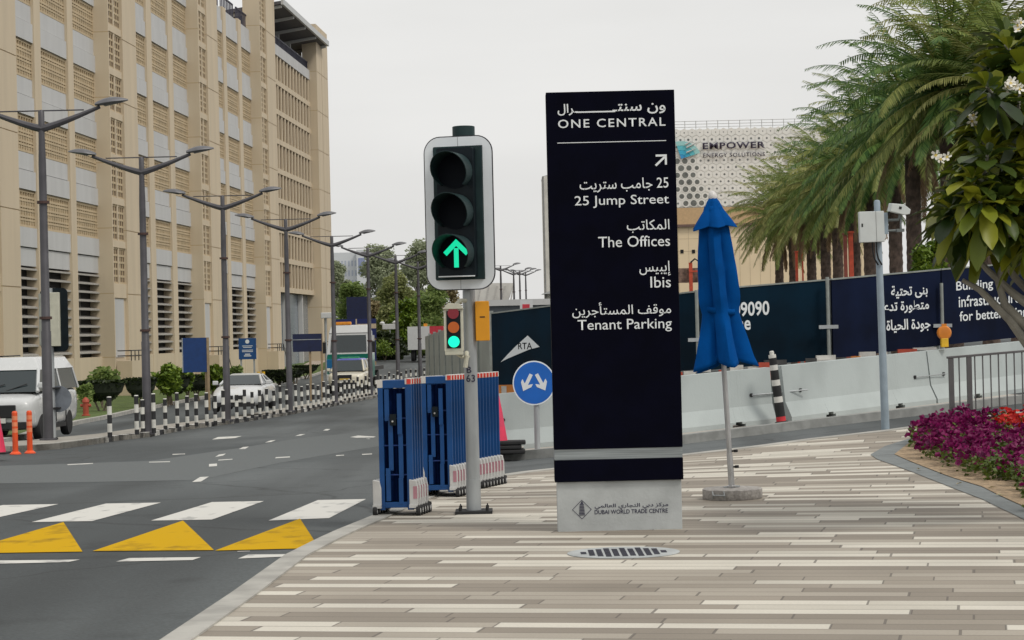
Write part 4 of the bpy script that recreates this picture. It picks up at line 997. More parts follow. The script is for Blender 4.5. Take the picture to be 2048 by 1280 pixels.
# black and white bollards along the median
def bollard_proto():
    t = thing('striped_bollard', 'x', 'bollard'); mb = MB(); z = 0
    for k in range(5): mb.lathe([(.055 + .0003 * (k % 2), z), (.055 + .0003 * (k % 2), z + (.2 if k else .12))], 12, mi=(k + 1) % 2); z += .2 if k else .12
    mb.lathe([(.055, z), (.045, z + .02), (0, z + .022)], 12, mi=0)
    mb.build('post', [mat('white bollard paint', (.66, .65, .6), .6, var=.1), mat('black bollard paint', (.02, .02, .022), .6, var=.2)], t, smooth=True); return t
bol = bollard_proto(); bol2 = None
bl = [(220, 874), (274, 868), (286, 864), (308, 865), (331, 858), (355, 855), (375, 853), (393, 852), (414, 850), (431, 848), (447, 845), (474, 842), (490, 840), (505, 835), (520, 834), (534, 831), (548, 828), (561, 826), (574, 824), (592, 820), (604, 817), (616, 816), (627, 815), (637, 813), (648, 811), (657, 809), (667, 807), (682, 805), (690, 801), (699, 800), (708, 797), (716, 795), (724, 793), (732, 792), (739, 791),
      (752, 789), (762, 787), (771, 784), (779, 782), (788, 780), (796, 778), (803, 776), (813, 773), (822, 770), (832, 767), (841, 765), (849, 762)]
for i, (px, py) in enumerate(bl):
    p = G(px, py + 1); sc = 1.0 + .09 * math.sin(i * 2.7)
    lb = 'black and white striped bollard in the row along the median'
    gp = 'striped bollards along the median'
    if i == 0: lb = 'black and white striped bollard standing alone at the left end of the row'; 
    if i == 1: lb = 'striped bollard just left of the second street lamp'
    if i == 6: lb = 'tall striped bollard below the blank blue board'
    if i == 0: bol.location = p; bol['label'] = lb; bol['group'] = gp
    else: dup(bol, p, 0, lb, gp, (1, 1, sc))

# --- vehicles (local -y is the front)
m_glass = mat('dark car glass', (.012, .022, .025), .08, var=0, spec=.8)
m_tyre = m_rub; m_plas = mat('black bumper plastic', (.01, .01, .012), .5, var=.1)
m_wpaint = mat('white car paint', (.56, .57, .57), .25, var=.02, coat=.6)
def ring(y, zb, zt, w, r=.12, tw=None):
    tw = tw or w * .86; zm = lerp(zb, zt, .55)
    hp = [(w * .86, zb), (w * .97, zb + r), (w, zm), (w * .985, zt - r), (lerp(w, tw, .6), zt - r * .35), (tw * .8, zt)]
    return [(x, y, z) for x, z in hp] + [(-x, y, z) for x, z in reversed(hp)]
def loft(mb, rings, mi=0):
    n = len(rings[0]); vs = [p for r in rings for p in r]
    fs = [(i * n + j, i * n + (j + 1) % n, (i + 1) * n + (j + 1) % n, (i + 1) * n + j) for i in range(len(rings) - 1) for j in range(n)]
    fs += [tuple(range(n)), tuple((len(rings) - 1) * n + j for j in range(n))]; mb.add(vs, fs, mi)
def wheel(t, x, y, r, wd=.2):
    MM = Matrix.Translation((x, y, r)) @ Matrix.Rotation(R(90), 4, 'Y')
    o = MB().lathe([(r * .55, -wd / 2), (r * .92, -wd / 2), (r, -wd * .3), (r, wd * .3), (r * .92, wd / 2), (r * .55, wd / 2)], 24, M=MM).build('wheel', m_tyre, t, smooth=True)
    mb = MB(); mb.lathe([(0, -wd * .5), (r * .3, -wd * .42), (r * .6, -wd * .46), (r * .6, wd * .46), (r * .3, wd * .42), (0, wd * .5)], 20, M=MM); mb.build('rim', m_chrome, o)
def car(name, label, cat, loc, rz, rings, gh, wheels, paint, roofm=None, hl=None, grille=(), plate=None, mirrors=None, bump=()):
    t = thing(name, label, cat, loc, rz)
    mb = MB(); loft(mb, [ring(*r) for r in rings]); bo = mb.build('body', paint, t, smooth=True); ss = bo.modifiers.new('round', 'SUBSURF'); ss.levels = ss.render_levels = 2
    y0, y1, y2, y3, zb, zr, wb, wt = gh          # windscreen foot, roof front, roof rear, rear foot
    def gr(ins=0, lift=0):
        return [(-wb, y0, zb), (wb, y0, zb), (wb, y3, zb), (-wb, y3, zb), (-wt, y1, zr), (wt, y1, zr), (wt, y2, zr), (-wt, y2, zr)]
    g = MB(); g.add(gr(), [(0, 1, 5, 4), (1, 2, 6, 5), (2, 3, 7, 6), (3, 0, 4, 7)]); g.build('window', m_glass, t)
    rf = MB(); e = .03; rf.add([(-wt - e, y1 - e, zr - .02), (wt + e, y1 - e, zr - .02), (wt + e, y2 + e, zr - .02), (-wt - e, y2 + e, zr - .02), (-wt + .12, y1 + .1, zr + .055), (wt - .12, y1 + .1, zr + .055), (wt - .12, y2 - .1, zr + .055), (-wt + .12, y2 - .1, zr + .055)],
                       [(0, 1, 5, 4), (1, 2, 6, 5), (2, 3, 7, 6), (3, 0, 4, 7), (4, 5, 6, 7), (3, 2, 1, 0)])
    rf.build('roof', roofm or paint, t, smooth=True)
    P = gr()
    for a, b in ((0, 4), (1, 5), (2, 6), (3, 7)): MB().tube([P[a], P[b]], .045, 6).build('pillar', paint, t)
    for sx in (-1, 1):
        q = lambda yy, zz: (sx * (lerp(wb, wt, (zz - zb) / (zr - zb)) + .008), yy, zz); ym = (y1 + y2) / 2
        MB().tube([q(ym, zb), q(ym, zr)], .035, 6).build('pillar', paint, t)
    for x, y, r in wheels: wheel(t, x, y, r)
    if hl:
        x0, x1, y, z0, z1, sw = hl
        for sx in (-1, 1):
            mb = MB(); mb.add([(sx * x0, y - .02, z0), (sx * x1, y + sw, z0 + .03), (sx * x1, y + sw + .05, z1), (sx * x0, y + .03, z1 - .03), (sx * x0, y + .15, z0), (sx * x1, y + sw + .2, z0), (sx * x1, y + sw + .2, z1), (sx * x0, y + .15, z1 - .03)], [(0, 1, 2, 3), (4, 5, 6, 7), (0, 1, 5, 4), (1, 2, 6, 5), (2, 3, 7, 6), (3, 0, 4, 7)])
            mb.build('headlight', mat('headlight glass', (.35, .37, .38), .12, var=.3, scale=14), t)
    for b in grille: MB().box(*b).build('grille', m_plas, t, bevel=.02)
    for b in bump: MB().box(*b).build('bumper', m_plas, t, bevel=.03)
    if plate: MB().box(*plate).build('number_plate', m_white, t)
    if mirrors:
        x, y, z = mirrors
        for sx in (-1, 1):
            mb = MB(); mb.box(min(sx * x, sx * (x + .2)), max(sx * x, sx * (x + .2)), y - .06, y + .05, z, z + .15); mb.build('wing_mirror', paint, t, bevel=.03)
    return t
HEAD = -R(3.3)
# white coupe
c = AT(468, 812, 77); c.z = h(c.x, c.y + 2) - KH + .28
car('parked_coupe', 'parked white two seat sports car behind the striped bollards', 'car', c, HEAD,
    [(0, .3, .6, .62), (.1, .22, .68, .76), (.45, .17, .78, .86), (1.1, .16, .9, .89), (1.65, .16, .96, .9), (3.4, .17, .98, .9), (3.95, .25, .95, .85), (4.15, .35, .85, .76)],
    (1.45, 2.15, 2.75, 3.5, .95, 1.27, .76, .56), [(-.78, .8, .32), (.78, .8, .32), (-.78, 3.3, .33), (.78, 3.3, .33)], m_wpaint,
    mat('grey soft top', (.42, .42, .4), .8, var=.05), (.42, .8, .14, .52, .7, .3), [(-.34, -.03, -.02, .1, .45, .6), (.03, .34, -.02, .1, .45, .6), (-.72, .72, -.01, .16, .2, .36)], (-.26, .26, -.05, -.03, .36, .46), (.86, 1.65, .94), [])
# police patrol car
c = AT(690, 787, 112); c.z = h(c.x, c.y) - KH + .12
m_pol = mat('cream police paint', (.66, .62, .5), .3, var=.03, coat=.5)
pc = car('police_car', 'cream police patrol car with blue roof waiting in front of the green truck', 'police car', c, HEAD,
    [(0, .42, .95, .7), (.12, .36, 1.0, .84), (.5, .34, 1.06, .93), (1.2, .32, 1.14, .95), (4.5, .32, 1.2, .96), (4.75, .42, 1.15, .9)],
    (1.2, 1.85, 4.0, 4.6, 1.16, 1.72, .84, .68), [(-.82, .95, .38), (.82, .95, .38), (-.82, 3.7, .38), (.82, 3.7, .38)], m_pol,
    mat('blue roof paint', (.12, .13, .5), .3), (.42, .84, .1, .84, .98, .25), [(-.36, .36, -.03, .1, .72, .98), (-.7, .7, -.03, .12, .4, .58)], (-.26, .26, -.06, -.03, .6, .7), (.9, 1.35, 1.15), [])
MB().box(-.26, .26, -.045, -.02, .72, .8).build('bumper_badge', mat('gold badge', (.6, .42, .1), .4), pc)
MB().box(-.5, .5, 2.0, 2.25, 1.79, 1.86).build('light_bar', mat('green light bar', (.03, .3, .12), .3), pc, bevel=.02)
# white van
c = AT(-8, 880, 54); c.z = h(c.x, c.y) - KH
vn = car('white_van', 'white passenger van facing the camera beside the first street lamp', 'van', c, -R(1.5),
    [(0, .4, .95, .74), (.1, .3, 1.06, .85), (.5, .26, 1.16, .93), (.9, .26, 1.24, .95), (5.0, .26, 1.26, .95), (5.1, .34, 1.24, .92)],
    (.62, 1.25, 4.9, 5.08, 1.22, 1.78, .9, .78), [(-.84, .95, .34), (.84, .95, .34), (-.84, 3.9, .34), (.84, 3.9, .34)], m_wpaint, None, (.5, .84, .12, .72, .98, .28), [(-.5, .5, -.04, .1, .6, .92), (-.76, .76, -.03, .1, .32, .5)], (-.26, .26, -.07, -.04, .48, .6), (.9, .72, 1.3), [])
rf = MB(); rf.add([(-.82, 1.2, 1.76), (.82, 1.2, 1.76), (.82, 4.95, 1.76), (-.82, 4.95, 1.76), (-.62, 1.55, 2.08), (.62, 1.55, 2.08), (.62, 4.8, 2.08), (-.62, 4.8, 2.08)], [(0, 1, 5, 4), (1, 2, 6, 5), (2, 3, 7, 6), (3, 0, 4, 7), (4, 5, 6, 7)])
rf.build('high_roof', m_wpaint, vn, smooth=True, bevel=.05)
for sx in (-1, 1):
    for y in (1.28, 2.35, 3.45): MB().box(min(sx * .93, sx * .957), max(sx * .93, sx * .957), y, y + .018, .42, 1.2).build('door_seam', m_plas, vn)
    MB().box(min(sx * .9, sx * .955), max(sx * .9, sx * .955), 1.4, 3.4, .26, .36).build('sill_trim', m_plas, vn)
    MB().box(min(sx * .95, sx * .975), max(sx * .95, sx * .975), 2.05, 2.22, 1.02, 1.06).build('door_handle', m_plas, vn)
MB().tube([(-.5, .66, 1.25), (.05, .8, 1.42)], .012, 5).build('wiper', m_plas, vn); MB().tube([(.1, .66, 1.25), (.6, .8, 1.42)], .012, 5).build('wiper', m_plas, vn)
MB().lathe([(.05, 0), (.075, 0), (.075, .012), (.05, .012)], 20, M=Matrix.Translation((0, -.04, .82)) @ Matrix.Rotation(R(90), 4, 'X')).build('round_badge', m_chrome, vn)
# green and white truck
def truck():
    c = AT(699, 790, 128); c.z = h(c.x, c.y) - KH; t = thing('recovery_truck', 'green and white truck with amber light bar behind the police car', 'truck', c, HEAD); t.scale = (1.06, 1, 1.19)
    mg = mat('green truck paint', (.0, .17, .12), .3, coat=.4, var=.05); mb_ = mat('blue truck panel', (.0, .12, .3), .3, var=.05)
    mb = MB(); loft(mb, [[(x, y, z) for x, z in rrect(-w_, w_, zb, zt, .12, 3)] for y, w_, zb, zt in ((.02, 1.12, .55, 1.62), (.0, 1.2, .5, 1.7), (.3, 1.22, .5, 1.75), (1.9, 1.22, .5, 1.75))]); mb.build('cab_lower', mg, t, smooth=True)
    mb = MB(); mb.add([(-1.2, .02, 1.7), (1.2, .02, 1.7), (1.2, 1.9, 1.7), (-1.2, 1.9, 1.7), (-1.1, .35, 2.75), (1.1, .35, 2.75), (1.1, 1.9, 2.75), (-1.1, 1.9, 2.75)], [(0, 1, 5, 4), (1, 2, 6, 5), (2, 3, 7, 6), (3, 0, 4, 7)]); mb.build('cab_upper', m_wpaint, t)
    mb = MB(); mb.add([(-1.0, .03, 1.8), (1.0, .03, 1.8), (.95, .29, 2.62), (-.95, .29, 2.62)], [(0, 1, 2, 3)]); o = mb.build('windscreen', m_glass, t); o.modifiers.new('t', 'SOLIDIFY').thickness = .02
    for sx in (-1, 1):
        mb = MB(); mb.add([(sx * 1.205, .35, 1.82), (sx * 1.205, 1.4, 1.82), (sx * 1.13, 1.4, 2.6), (sx * 1.13, .5, 2.6)], [(0, 1, 2, 3)]); o = mb.build('side_window', m_glass, t); o.modifiers.new('t', 'SOLIDIFY').thickness = .03
    mb = MB(); mb.add([(-1.12, .3, 2.74), (1.12, .3, 2.74), (1.12, 1.92, 2.74), (-1.12, 1.92, 2.74), (-1.0, .6, 3.12), (1.0, .6, 3.12), (1.0, 1.85, 3.12), (-1.0, 1.85, 3.12)], [(0, 1, 5, 4), (1, 2, 6, 5), (2, 3, 7, 6), (3, 0, 4, 7), (4, 5, 6, 7)]); mb.build('roof', m_wpaint, t, bevel=.05)
    MB().box(-.75, .1, .6, .85, 3.13, 3.28).build('light_bar', mat('amber light bar', (.75, .28, .02), .3), t, bevel=.03)
    MB().box(-.5, .5, -.05, .02, 1.18, 1.28).build('grille_bar', m_wpaint, t)
    MB().box(-.65, .65, -.03, .03, .92, 1.1).build('grille', m_plas, t); MB().box(-1.22, 1.22, -.12, .2, .4, .72).build('bumper', m_wpaint, t, bevel=.03)
    MB().lathe([(.08, 0), (.12, 0), (.12, .015), (.08, .015)], 16, M=Matrix.Translation((0, -.03, 1.45)) @ Matrix.Rotation(R(90), 4, 'X')).build('badge', m_chrome, t)
    for sx in (-1, 1):
        mb = MB(); mb.box(sx * .95 - .26, sx * .95 + .26, -.04, .03, .95, 1.45); mb.build('corner_panel', mb_, t, bevel=.02)
        mb = MB(); mb.box(sx * .9 - .2, sx * .9 + .2, -.06, -.03, .78, .93); mb.build('headlight', mat('headlight glass', (.35, .37, .38)), t)
        mb = MB(); mb.box(sx * 1.36 - .1, sx * 1.36 + .1, .1, .2, 1.75, 2.3); mb.build('wing_mirror', m_plas, t)
        for y in (.9, 4.2): wheel(t, sx * 1.0, y, .45, .28)
    MB().box(-1.2, 1.2, 2.1, 6.5, .85, 1.05).build('flatbed', m_plas, t); MB().box(-1.2, 1.2, 2.05, 2.15, 1.05, 2.6).build('headboard', m_wpaint, t)
truck()

# --- signs and boards along the verge
m_board = mat('blue board', (.003, .035, .15), .5, var=.1); m_ply = mat('wood post', (.3, .22, .13), .8)
def board(name, label, x0, x1, y0, y1, Y, posts, m, extra=None, pm=None):
    a = AT(x0, y1, Y); b = AT(x1, y0, Y); cx = (a.x + b.x) / 2; g = h(cx, Y)
    t = thing(name, label, 'sign', (cx, Y, g)); hw = (b.x - a.x) / 2
    pn = MB().box(-hw, hw, -.03, .03, a.z - g, b.z - g).build('board', m, t)
    for px in posts: x = AT(px, y1, Y).x - cx; MB().box(x - .05, x + .05, .031, .11, -.1, b.z - g).build('post', pm or m_ply, t)
    if extra: extra(t, pn, hw, a.z - g, b.z - g)
def ex1(t, pn, hw, z0, z1): 
    MB().box(hw + .0, hw + .09, -.05, .08, z0 - 1.6, z1).build('edge_post', m_ply, t); MB().box(-hw - .04, -hw, -.04, .04, z0, z1).build('frame_edge', m_steel, t)
board('blank_board', 'plain blue upright board on a wooden post above the hedges', 367, 413, 675, 745, 92, (412,), m_board, ex1)
def ex2(t, pn, hw, z0, z1):
    for k, (w_, q) in enumerate(((.6, .62), (.5, .55), (.62, .42), (.62, .35), (.3, .22), (.42, .14))): z = lerp(z0, z1, q); MB().box(-hw * w_, hw * w_, -.034, -.03, z, z + .035 + .02 * (k > 3)).build('text_line', m_let, pn)
    MB().lathe([(.07, 0), (.12, 0), (.12, .01), (.07, .01)], 16, M=Matrix.Translation((0, -.03, lerp(z0, z1, .84))) @ Matrix.Rotation(R(90), 4, 'X')).build('round_emblem', m_let, pn)
board('information_sign', 'blue information sign with white text lines in front of the louvred stair', 478, 512, 676, 719, 128, (482, 508), mat('mid blue sign', (.005, .06, .2), .5), ex2, m_steel)
def ex3(t, pn, hw, z0, z1): z = lerp(z0, z1, .66); MB().box(-hw * .97, hw * .97, -.034, -.03, z, z + .03).build('text_line', m_steel, pn)
m_nb = mat('dark navy board', (.004, .01, .05), .5, var=.2)
board('wide_board', 'wide dark navy board with a thin pale line beside the footpath', 586, 643, 667, 704, 104, (620, 643), m_nb, ex3)
board('tall_hoarding_board', 'large square dark navy hoarding board rising above the truck', 694, 738, 593, 655, 178, (700, 735), m_nb)
def ex5(t, pn, hw, z0, z1): z = lerp(z0, z1, .5); MB().box(hw * .15, hw, -.036, -.03, z, lerp(z0, z1, .74)).build('beige_stripe', mat('beige band', (.5, .4, .28), .6), pn); MB().box(hw * .08, hw * .14, -.04, -.03, z, z1).build('beige_stripe', mat('beige band', (.5, .4, .28), .6), pn)
board('site_board', 'long dark blue board with a beige stripe behind the truck', 664, 752, 637, 678, 172, (668, 750), mat('royal navy board', (.004, .012, .1), .5), ex5)
board('narrow_board', 'narrow blue upright board right of the truck, below the striped one', 744, 752, 680, 722, 168, (748,), mat('royal navy board', (.004, .012, .1), .5))
# small roadside things beyond the truck
def blocks():
    for i, (px, py) in enumerate(((764, 716), (778, 713), (790, 711))):
        p = G(px, py, 0); t = thing('concrete_bollard', 'low pale square framed concrete bollard beside the far pavement', 'bollard', p, 0, 'concrete frames by the far pavement')
        m = mat('pale concrete', (.46, .43, .38), .85); MB().box(-.35, -.2, -.15, .15, 0, 1.0).build('leg', m, t); MB().box(.2, .35, -.15, .15, 0, 1.0).build('leg', m, t); MB().box(-.35, .35, -.16, .16, 1.0, 1.2).build('top', m, t)
    p = G(780, 715, 0); p.y += 1; t = thing('speed_camera', 'white box shaped camera on a post beyond the truck', 'camera pole', p)
    MB().tube([(0, 0, 0), (0, 0, 2.6)], .07, 8).build('post', m_steel, t); MB().box(-.7, .6, -.2, .2, 2.6, 3.1).build('camera_box', m_wpaint, t, bevel=.04); MB().lathe([(.0, -.2), (.22, -.15), (.25, 0), (.1, .15)], 12, (-.7, 0, 3.2)).build('dome', m_wpaint, t, smooth=True); MB().lathe([(.0, -.2), (.22, -.15), (.25, 0), (.1, .15)], 12, (.5, 0, 3.25)).build('dome', m_wpaint, t, smooth=True)
    p = AT(855, 690, 190); p.z = h(p.x, p.y); t = thing('site_truck', 'white and red lorry box body seen above the grey hoarding', 'lorry', p)
    MB().box(-1.7, .2, 0, 5, 1.0, 3.0).build('white_body', m_wpaint, t); MB().box(.2, 1.4, 0, 5, 1.0, 3.0).build('red_body', mat('red panel', (.5, .03, .05), .5), t); MB().box(-.3, .0, .2, .5, 3.0, 3.25).build('beacon', mat('amber light bar', (.75, .28, .02)), t)
    for x in (-1.3, 1.0):
        for y in (.8, 4.0): wheel(t, x, y, .5, .3)
    p = AT(151, 690, 108); 
    p = AT(652, 690, 150); p.z = h(p.x, p.y); t = thing('wall_lamp_post', 'short white topped lamp post by the building corner', 'lamp post', p); MB().tube([(0, 0, 0), (0, 0, 4.1)], .09, 8).build('post', m_steel, t); MB().box(-.3, .5, -.25, .25, 4.1, 4.5).build('lamp_top', m_wpaint, t, bevel=.05)
    p = G(172, 832, 0); t = thing('fire_hydrant', 'small red fire hydrant on the lawn under the clipped shrubs', 'hydrant', p); m = mat('faded red paint', (.35, .06, .03), .6)
    MB().lathe([(.16, 0), (.16, .05), (.11, .06), (.11, .5), (.14, .52), (.13, .62), (.05, .7), (0, .72)], 14).build('barrel', m, t, smooth=True)
    for sx in (-1, 1): MB().tube([(0, 0, .4), (sx * .2, 0, .4)], .06, 8).build('outlet', m, t)
    for px in (560, 570):
        p = AT(px - 43, 750, 128); p.z = h(p.x, p.y) ; t = thing('yellow_bollard', 'short black and yellow bollard at the foot of the building', 'bollard', p, 0, 'yellow and black bollards')
        mb = MB()
        for k in range(4): mb.lathe([(.09 + .001 * (k % 2), .25 * k), (.09 + .001 * (k % 2), .25 * k + .25)], 10, mi=k % 2)
        mb.build('post', [m_plas, mat('yellow case', (.7, .42, .02), .5)], t)
blocks()
# ================================================================== buildings
m_bei = mat('beige cladding', (.43, .325, .195), .8, var=.05, stretch=(1, 1, .12), detail=8, scale=1.1, bump=.05)
m_beil = mat('pale beige cladding', (.54, .45, .325), .8, var=.05, stretch=(1, 1, .12), detail=8, scale=1.1, bump=.05)
m_lat = mat('sand lattice screen', (.47, .37, .235), .8, var=.08, scale=1)
m_wp = mat('grey white panel', (.48, .48, .475), .7, var=.05, scale=1.2, stretch=(1, 1, .15), detail=8)
m_deep = mat('recess shade black', (.008, .007, .008), .8, var=.2)  # near-black stands in for shade behind louvres and in small openings
m_rec = mat('recess shade brown', (.12, .075, .035), .8, var=.15)  # shade of the shallow screen and slot recesses is put into this brown
m_cond = mat('light louvre concrete', (.36, .34, .31), .8, var=.1)
m_frame = mat('white steel frame', (.45, .46, .46), .5, var=.05)
m_slab = mat('canopy soffit', (.09, .085, .095), .7, var=.1)
def building():
    t = thing('facade_building', 'long beige office building with lattice screens, white panels and tall piers', 'building', (-29, 0, 0), -math.atan(.0559))
    kk = math.sqrt(1 + .0559 ** 2)
    yb = lambda px: 29 * F / (1270 - px) * kk          # along the bay plane (x = 0)
    yf = lambda px: 28.2 * F / (1270 - px) * kk        # along the pier front (x = .8)
    ZG, ZP, ZT = -2.2, 25.2, 29.7
    core = MB(); core.box(-16, -.55, 92, 206, ZG, ZP - 1.6); core.build('main_block', m_bei, t)
    MB().box(-16, -6, 92, 206, ZP - 1.6, ZT - .6).build('penthouse', m_wp, t)
    # piers
    def pier(y0, y1, slot0, slot1, zs):
        mb = MB(); m2 = MB(); joint = .05
        z = ZG; k = 0
        cuts = [ZG, .64, 4.1] + [4.1 + 3.55 * i for i in range(1, 8)] + [ZT]
        for za, zb_ in zip(cuts, cuts[1:]):
            mb.box(-.5, .8, slot1, y1, za + joint, zb_); mb.box(-.5, .77, slot1, y1, za, za + joint, 1)
            m2.box(-.5, .8, y0, slot0, za + joint, zb_); m2.box(-.5, .77, y0, slot0, za, za + joint, 1)
        mb.build('pier', [m_beil, m_bei], t); m2.build('pier', [m_beil, m_bei], t)
        sl = MB(); zz = [z for z in zs]
        sl.box(-.5, .62, slot0 + .001, slot1 - .001, ZG, ZT - .1); sl.box(-.5, .72, slot0 + .002, slot1 - .002, 3.9, 4.3)
        for z in zz: sl.box(.62, .72, slot0 + .002, slot1 - .002, z, z + .38)
        ym = (slot0 + slot1) / 2; sl.box(.62, .7, ym - .12, ym + .12, 4.31, ZT - .2)
        sl.build('window_slot', m_beil, t)
        for z in zz[:-1]:
            for ya, yb_ in ((slot0 + .08, ym - .13), (ym + .13, slot1 - .08)):
                w = MB(); w.box(.622, .63, ya, yb_, z + .4, z + 2.34); wo = w.build('window', m_rec, t)
                g = MB(); n = 5
                for i in range(n + 1): zc = z + .42 + i * 1.9 / n; g.box(.63, .66, ya, yb_, zc - .06, zc + .06)
                for i in range(1, 3): yc = lerp(ya, yb_, i / 3); g.box(.63, .65, yc - .06, yc + .06, z + .4, z + 2.34)
                g.build('screen', m_lat, wo)
        MB().box(.622, .66, slot0 + .15, slot1 - .5, .64, 3.85).build('white_panel', m_wp, t)
        st = MB(); st.box(.81, 1.65, slot0 + .1, slot0 + 3.0, ZG, .45); st.build('stair_block', m_beil, t)
        ra = MB()
        for z in (.72, 1.0): ra.tube([(1.6, slot0 + .15, z), (1.6, slot0 + 2.9, z)], .03, 6); ra.tube([(.85, slot0 + .15, z), (1.6, slot0 + .15, z)], .03, 6)
        for i in range(4): y = lerp(slot0 + .15, slot0 + 2.9, i / 3); ra.tube([(1.6, y, .44), (1.6, y, 1.0)], .03, 6)
        ra.tube([(1.6, slot0 + 2.9, 1.0), (1.6, slot0 + 5.2, -.9)], .03, 6); ra.build('stair_railing', m_plas, t)
    zs = [4.3 + 2.36 * i for i in range(11)]
    pier(93.5, yf(45), 95.2, 98.4, zs)
    pier(yb(200), yf(285), yf(231), yf(258), zs)
    pier(yb(385), yf(448), yf(411), yf(427), zs)
    pier(yb(513), yf(563), yf(533), yf(546), zs)
    pier(yb(637), yf(667), yf(645), yf(655), zs)
    # lattice screens, white panels, louvres
    cache = {}
    def lattice_mesh(w):
        key = round(w, 2)
        if key in cache: return cache[key]
        mb = MB(); H_ = 1.78; n = max(3, int(w / .42)); cw = w / n
        mb.box(-.2, -.09, 0, w, 0, H_, 1)
        rows = [0, .30, .46, .76, .92, 1.22, 1.38, 1.66]
        for z in rows: mb.box(-.09, 0, 0, w, z, z + .10)
        mb.box(-.09, 0, 0, w, H_ - .05, H_)
        for i in range(n + 1): y = min(w - .05, max(0, i * cw - .05)); mb.box(-.09, -.004, y, y + .1, 0, H_)
        for z0 in (.1, .56, 1.02):
            for i in range(n):
                y = (i + .5) * cw; mb.box(-.09, -.03, y - .045, y + .045, z0, z0 + .2); mb.box(-.09, -.032, y - .13, y + .13, z0 + .11, z0 + .17)
        cache[key] = mb.mesh('lattice_screen', [m_lat, m_rec]); return cache[key]
    def bay(panels, pil):
        for (a, b) in pil:
            mb = MB(); mb.box(-.55, .12, a, b, ZG, ZP); mb.build('pilaster', m_beil, t)
        for (a, b) in panels:
            w = b - a
            for k in range(-1, 5):
                zl = 7.1 + 3.6 * k          # lattice bottom
                if k >= 0:
                    o = link('lattice_screen', lattice_mesh(w), t, loc=(-.02, a, zl))
                zb0 = zl + 1.78
                mb = MB()
                if k >= 0 and zb0 + .9 < ZP: mb.box(-.5, .06, a, b, zb0 + .02, zb0 + .93); mb.box(-.5, -.02, a, b, zb0 + .98, zb0 + 1.8); mb.build('white_panel', m_wp, t)
            mb = MB(); mb.box(-.5, .06, a, b, 6.15, 7.08); mb.box(-.5, -.02, a, b, 5.24, 6.1); mb.build('white_panel', m_wp, t)
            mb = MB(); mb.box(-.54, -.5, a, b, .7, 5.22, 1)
            for i in range(10): z = .9 + i * .46; mb.add([(-.5, a, z + .13), (-.5, b, z + .13), (.02, b, z), (.02, a, z), (-.5, a, z + .2), (-.5, b, z + .2), (.02, b, z + .08), (.02, a, z + .08)], [(0, 1, 2, 3), (7, 6, 5, 4), (3, 2, 6, 7), (0, 3, 7, 4), (1, 5, 6, 2)])
            mb.box(-.49, -.44, (a + b) / 2 - .05, (a + b) / 2 + .05, .7, 5.2)
            mb.build('louvre', [m_cond, m_deep], t)
            MB().box(-.5, .1, a, b, ZG, .7).build('base_wall', m_beil, t)
            rl = MB(); rl.box(-.3, -.2, a, b, ZP - .05, ZP + .05); 
            for i in range(9): y = lerp(a, b, i / 8); rl.box(-.28, -.22, y - .07, y + .07, ZP, ZP + .95)
            rl.box(-.3, -.2, a, b, ZP + .95, ZP + 1.05); rl.build('parapet_screen', mat('dark blue grille', (.03, .03, .055), .6), t)
    bay([(yf(45) + .01, yb(76)), (yb(89), yb(143)), (yb(154), yb(200))], [(yb(76), yb(89)), (yb(143), yb(154))])
    bay([(yf(285) + .01, yb(302)), (yb(312), yb(345)), (yb(354), yb(385))], [(yb(302), yb(312)), (yb(345), yb(354))])
    bay([(yf(448) + .01, yb(456)), (yb(462), yb(486)), (yb(492), yb(513))], [(yb(456), yb(462)), (yb(486), yb(492))])
    # fin bay
    a, b = yf(563) + .02, yb(637); n = 15
    for k in range(8):
        z = 5.2 + 2.43 * k; mb = MB(); mb.box(-.5, -.04, a, b, z, z + 2.43, 1); mb.box(-.04, .12, a, b, z, z + .42)
        for i in range(n + 1): y = lerp(a, b - .3, i / n); mb.box(-.04, .1, y, y + .42, z + .42, z + 2.43)
        mb.build('fin_screen', [m_beil, m_rec], t)
    MB().box(-.5, .15, a, b, 5.2 + 2.43 * 8, ZP + .3).build('parapet', m_wp, t)
    mb = MB(); mb.box(-.54, -.5, a, b, ZG, 5.18)
    mb.build('ground_glazing', mat('grey glazing', (.2, .23, .26), .25, var=.1), t)
    for i in range(4): y = lerp(a, b - .4, i / 3); MB().box(-.48, -.1, y, y + .4, ZG, 5.17).build('column', m_wp, t)
    # terrace canopies
    cn = MB(); cn.prism([(1.3, 28.15), (-6.5, 27.0), (-6.5, 27.35), (1.3, 28.4)], a + .3, b + .5, 'y', mi=0)
    cn.build('canopy', m_slab, t)
    fr = MB(); fr.box(1.3, 1.5, a + .3, b + .5, 28.1, 28.55); fr.build('canopy_edge', m_frame, t)
    for i in range(5):
        y = lerp(a + .6, b - .2, i / 4); MB().prism([(1.28, 27.9), (1.28, 28.12), (-5, 27.18), (-5, 26.9)], y, y + .3, 'y').build('canopy_beam', m_frame, t)
        if i in (1, 2, 3, 4): MB().box(-1.3, -1.0, y, y + .3, ZP, 27.5).build('canopy_post', m_frame, t)
    rl = MB()
    rl.box(-.1, 0, a, b, ZP + .35, ZP + .45); rl.box(-.1, 0, a, b, ZP + 1.0, ZP + 1.1)
    for i in range(40): y = lerp(a, b, i / 39); rl.box(-.09, -.01, y - .1, y + .1, ZP + .45, ZP + 1.0)
    rl.build('parapet_screen', mat('dark blue grille', (.03, .03, .055)), t)
building()

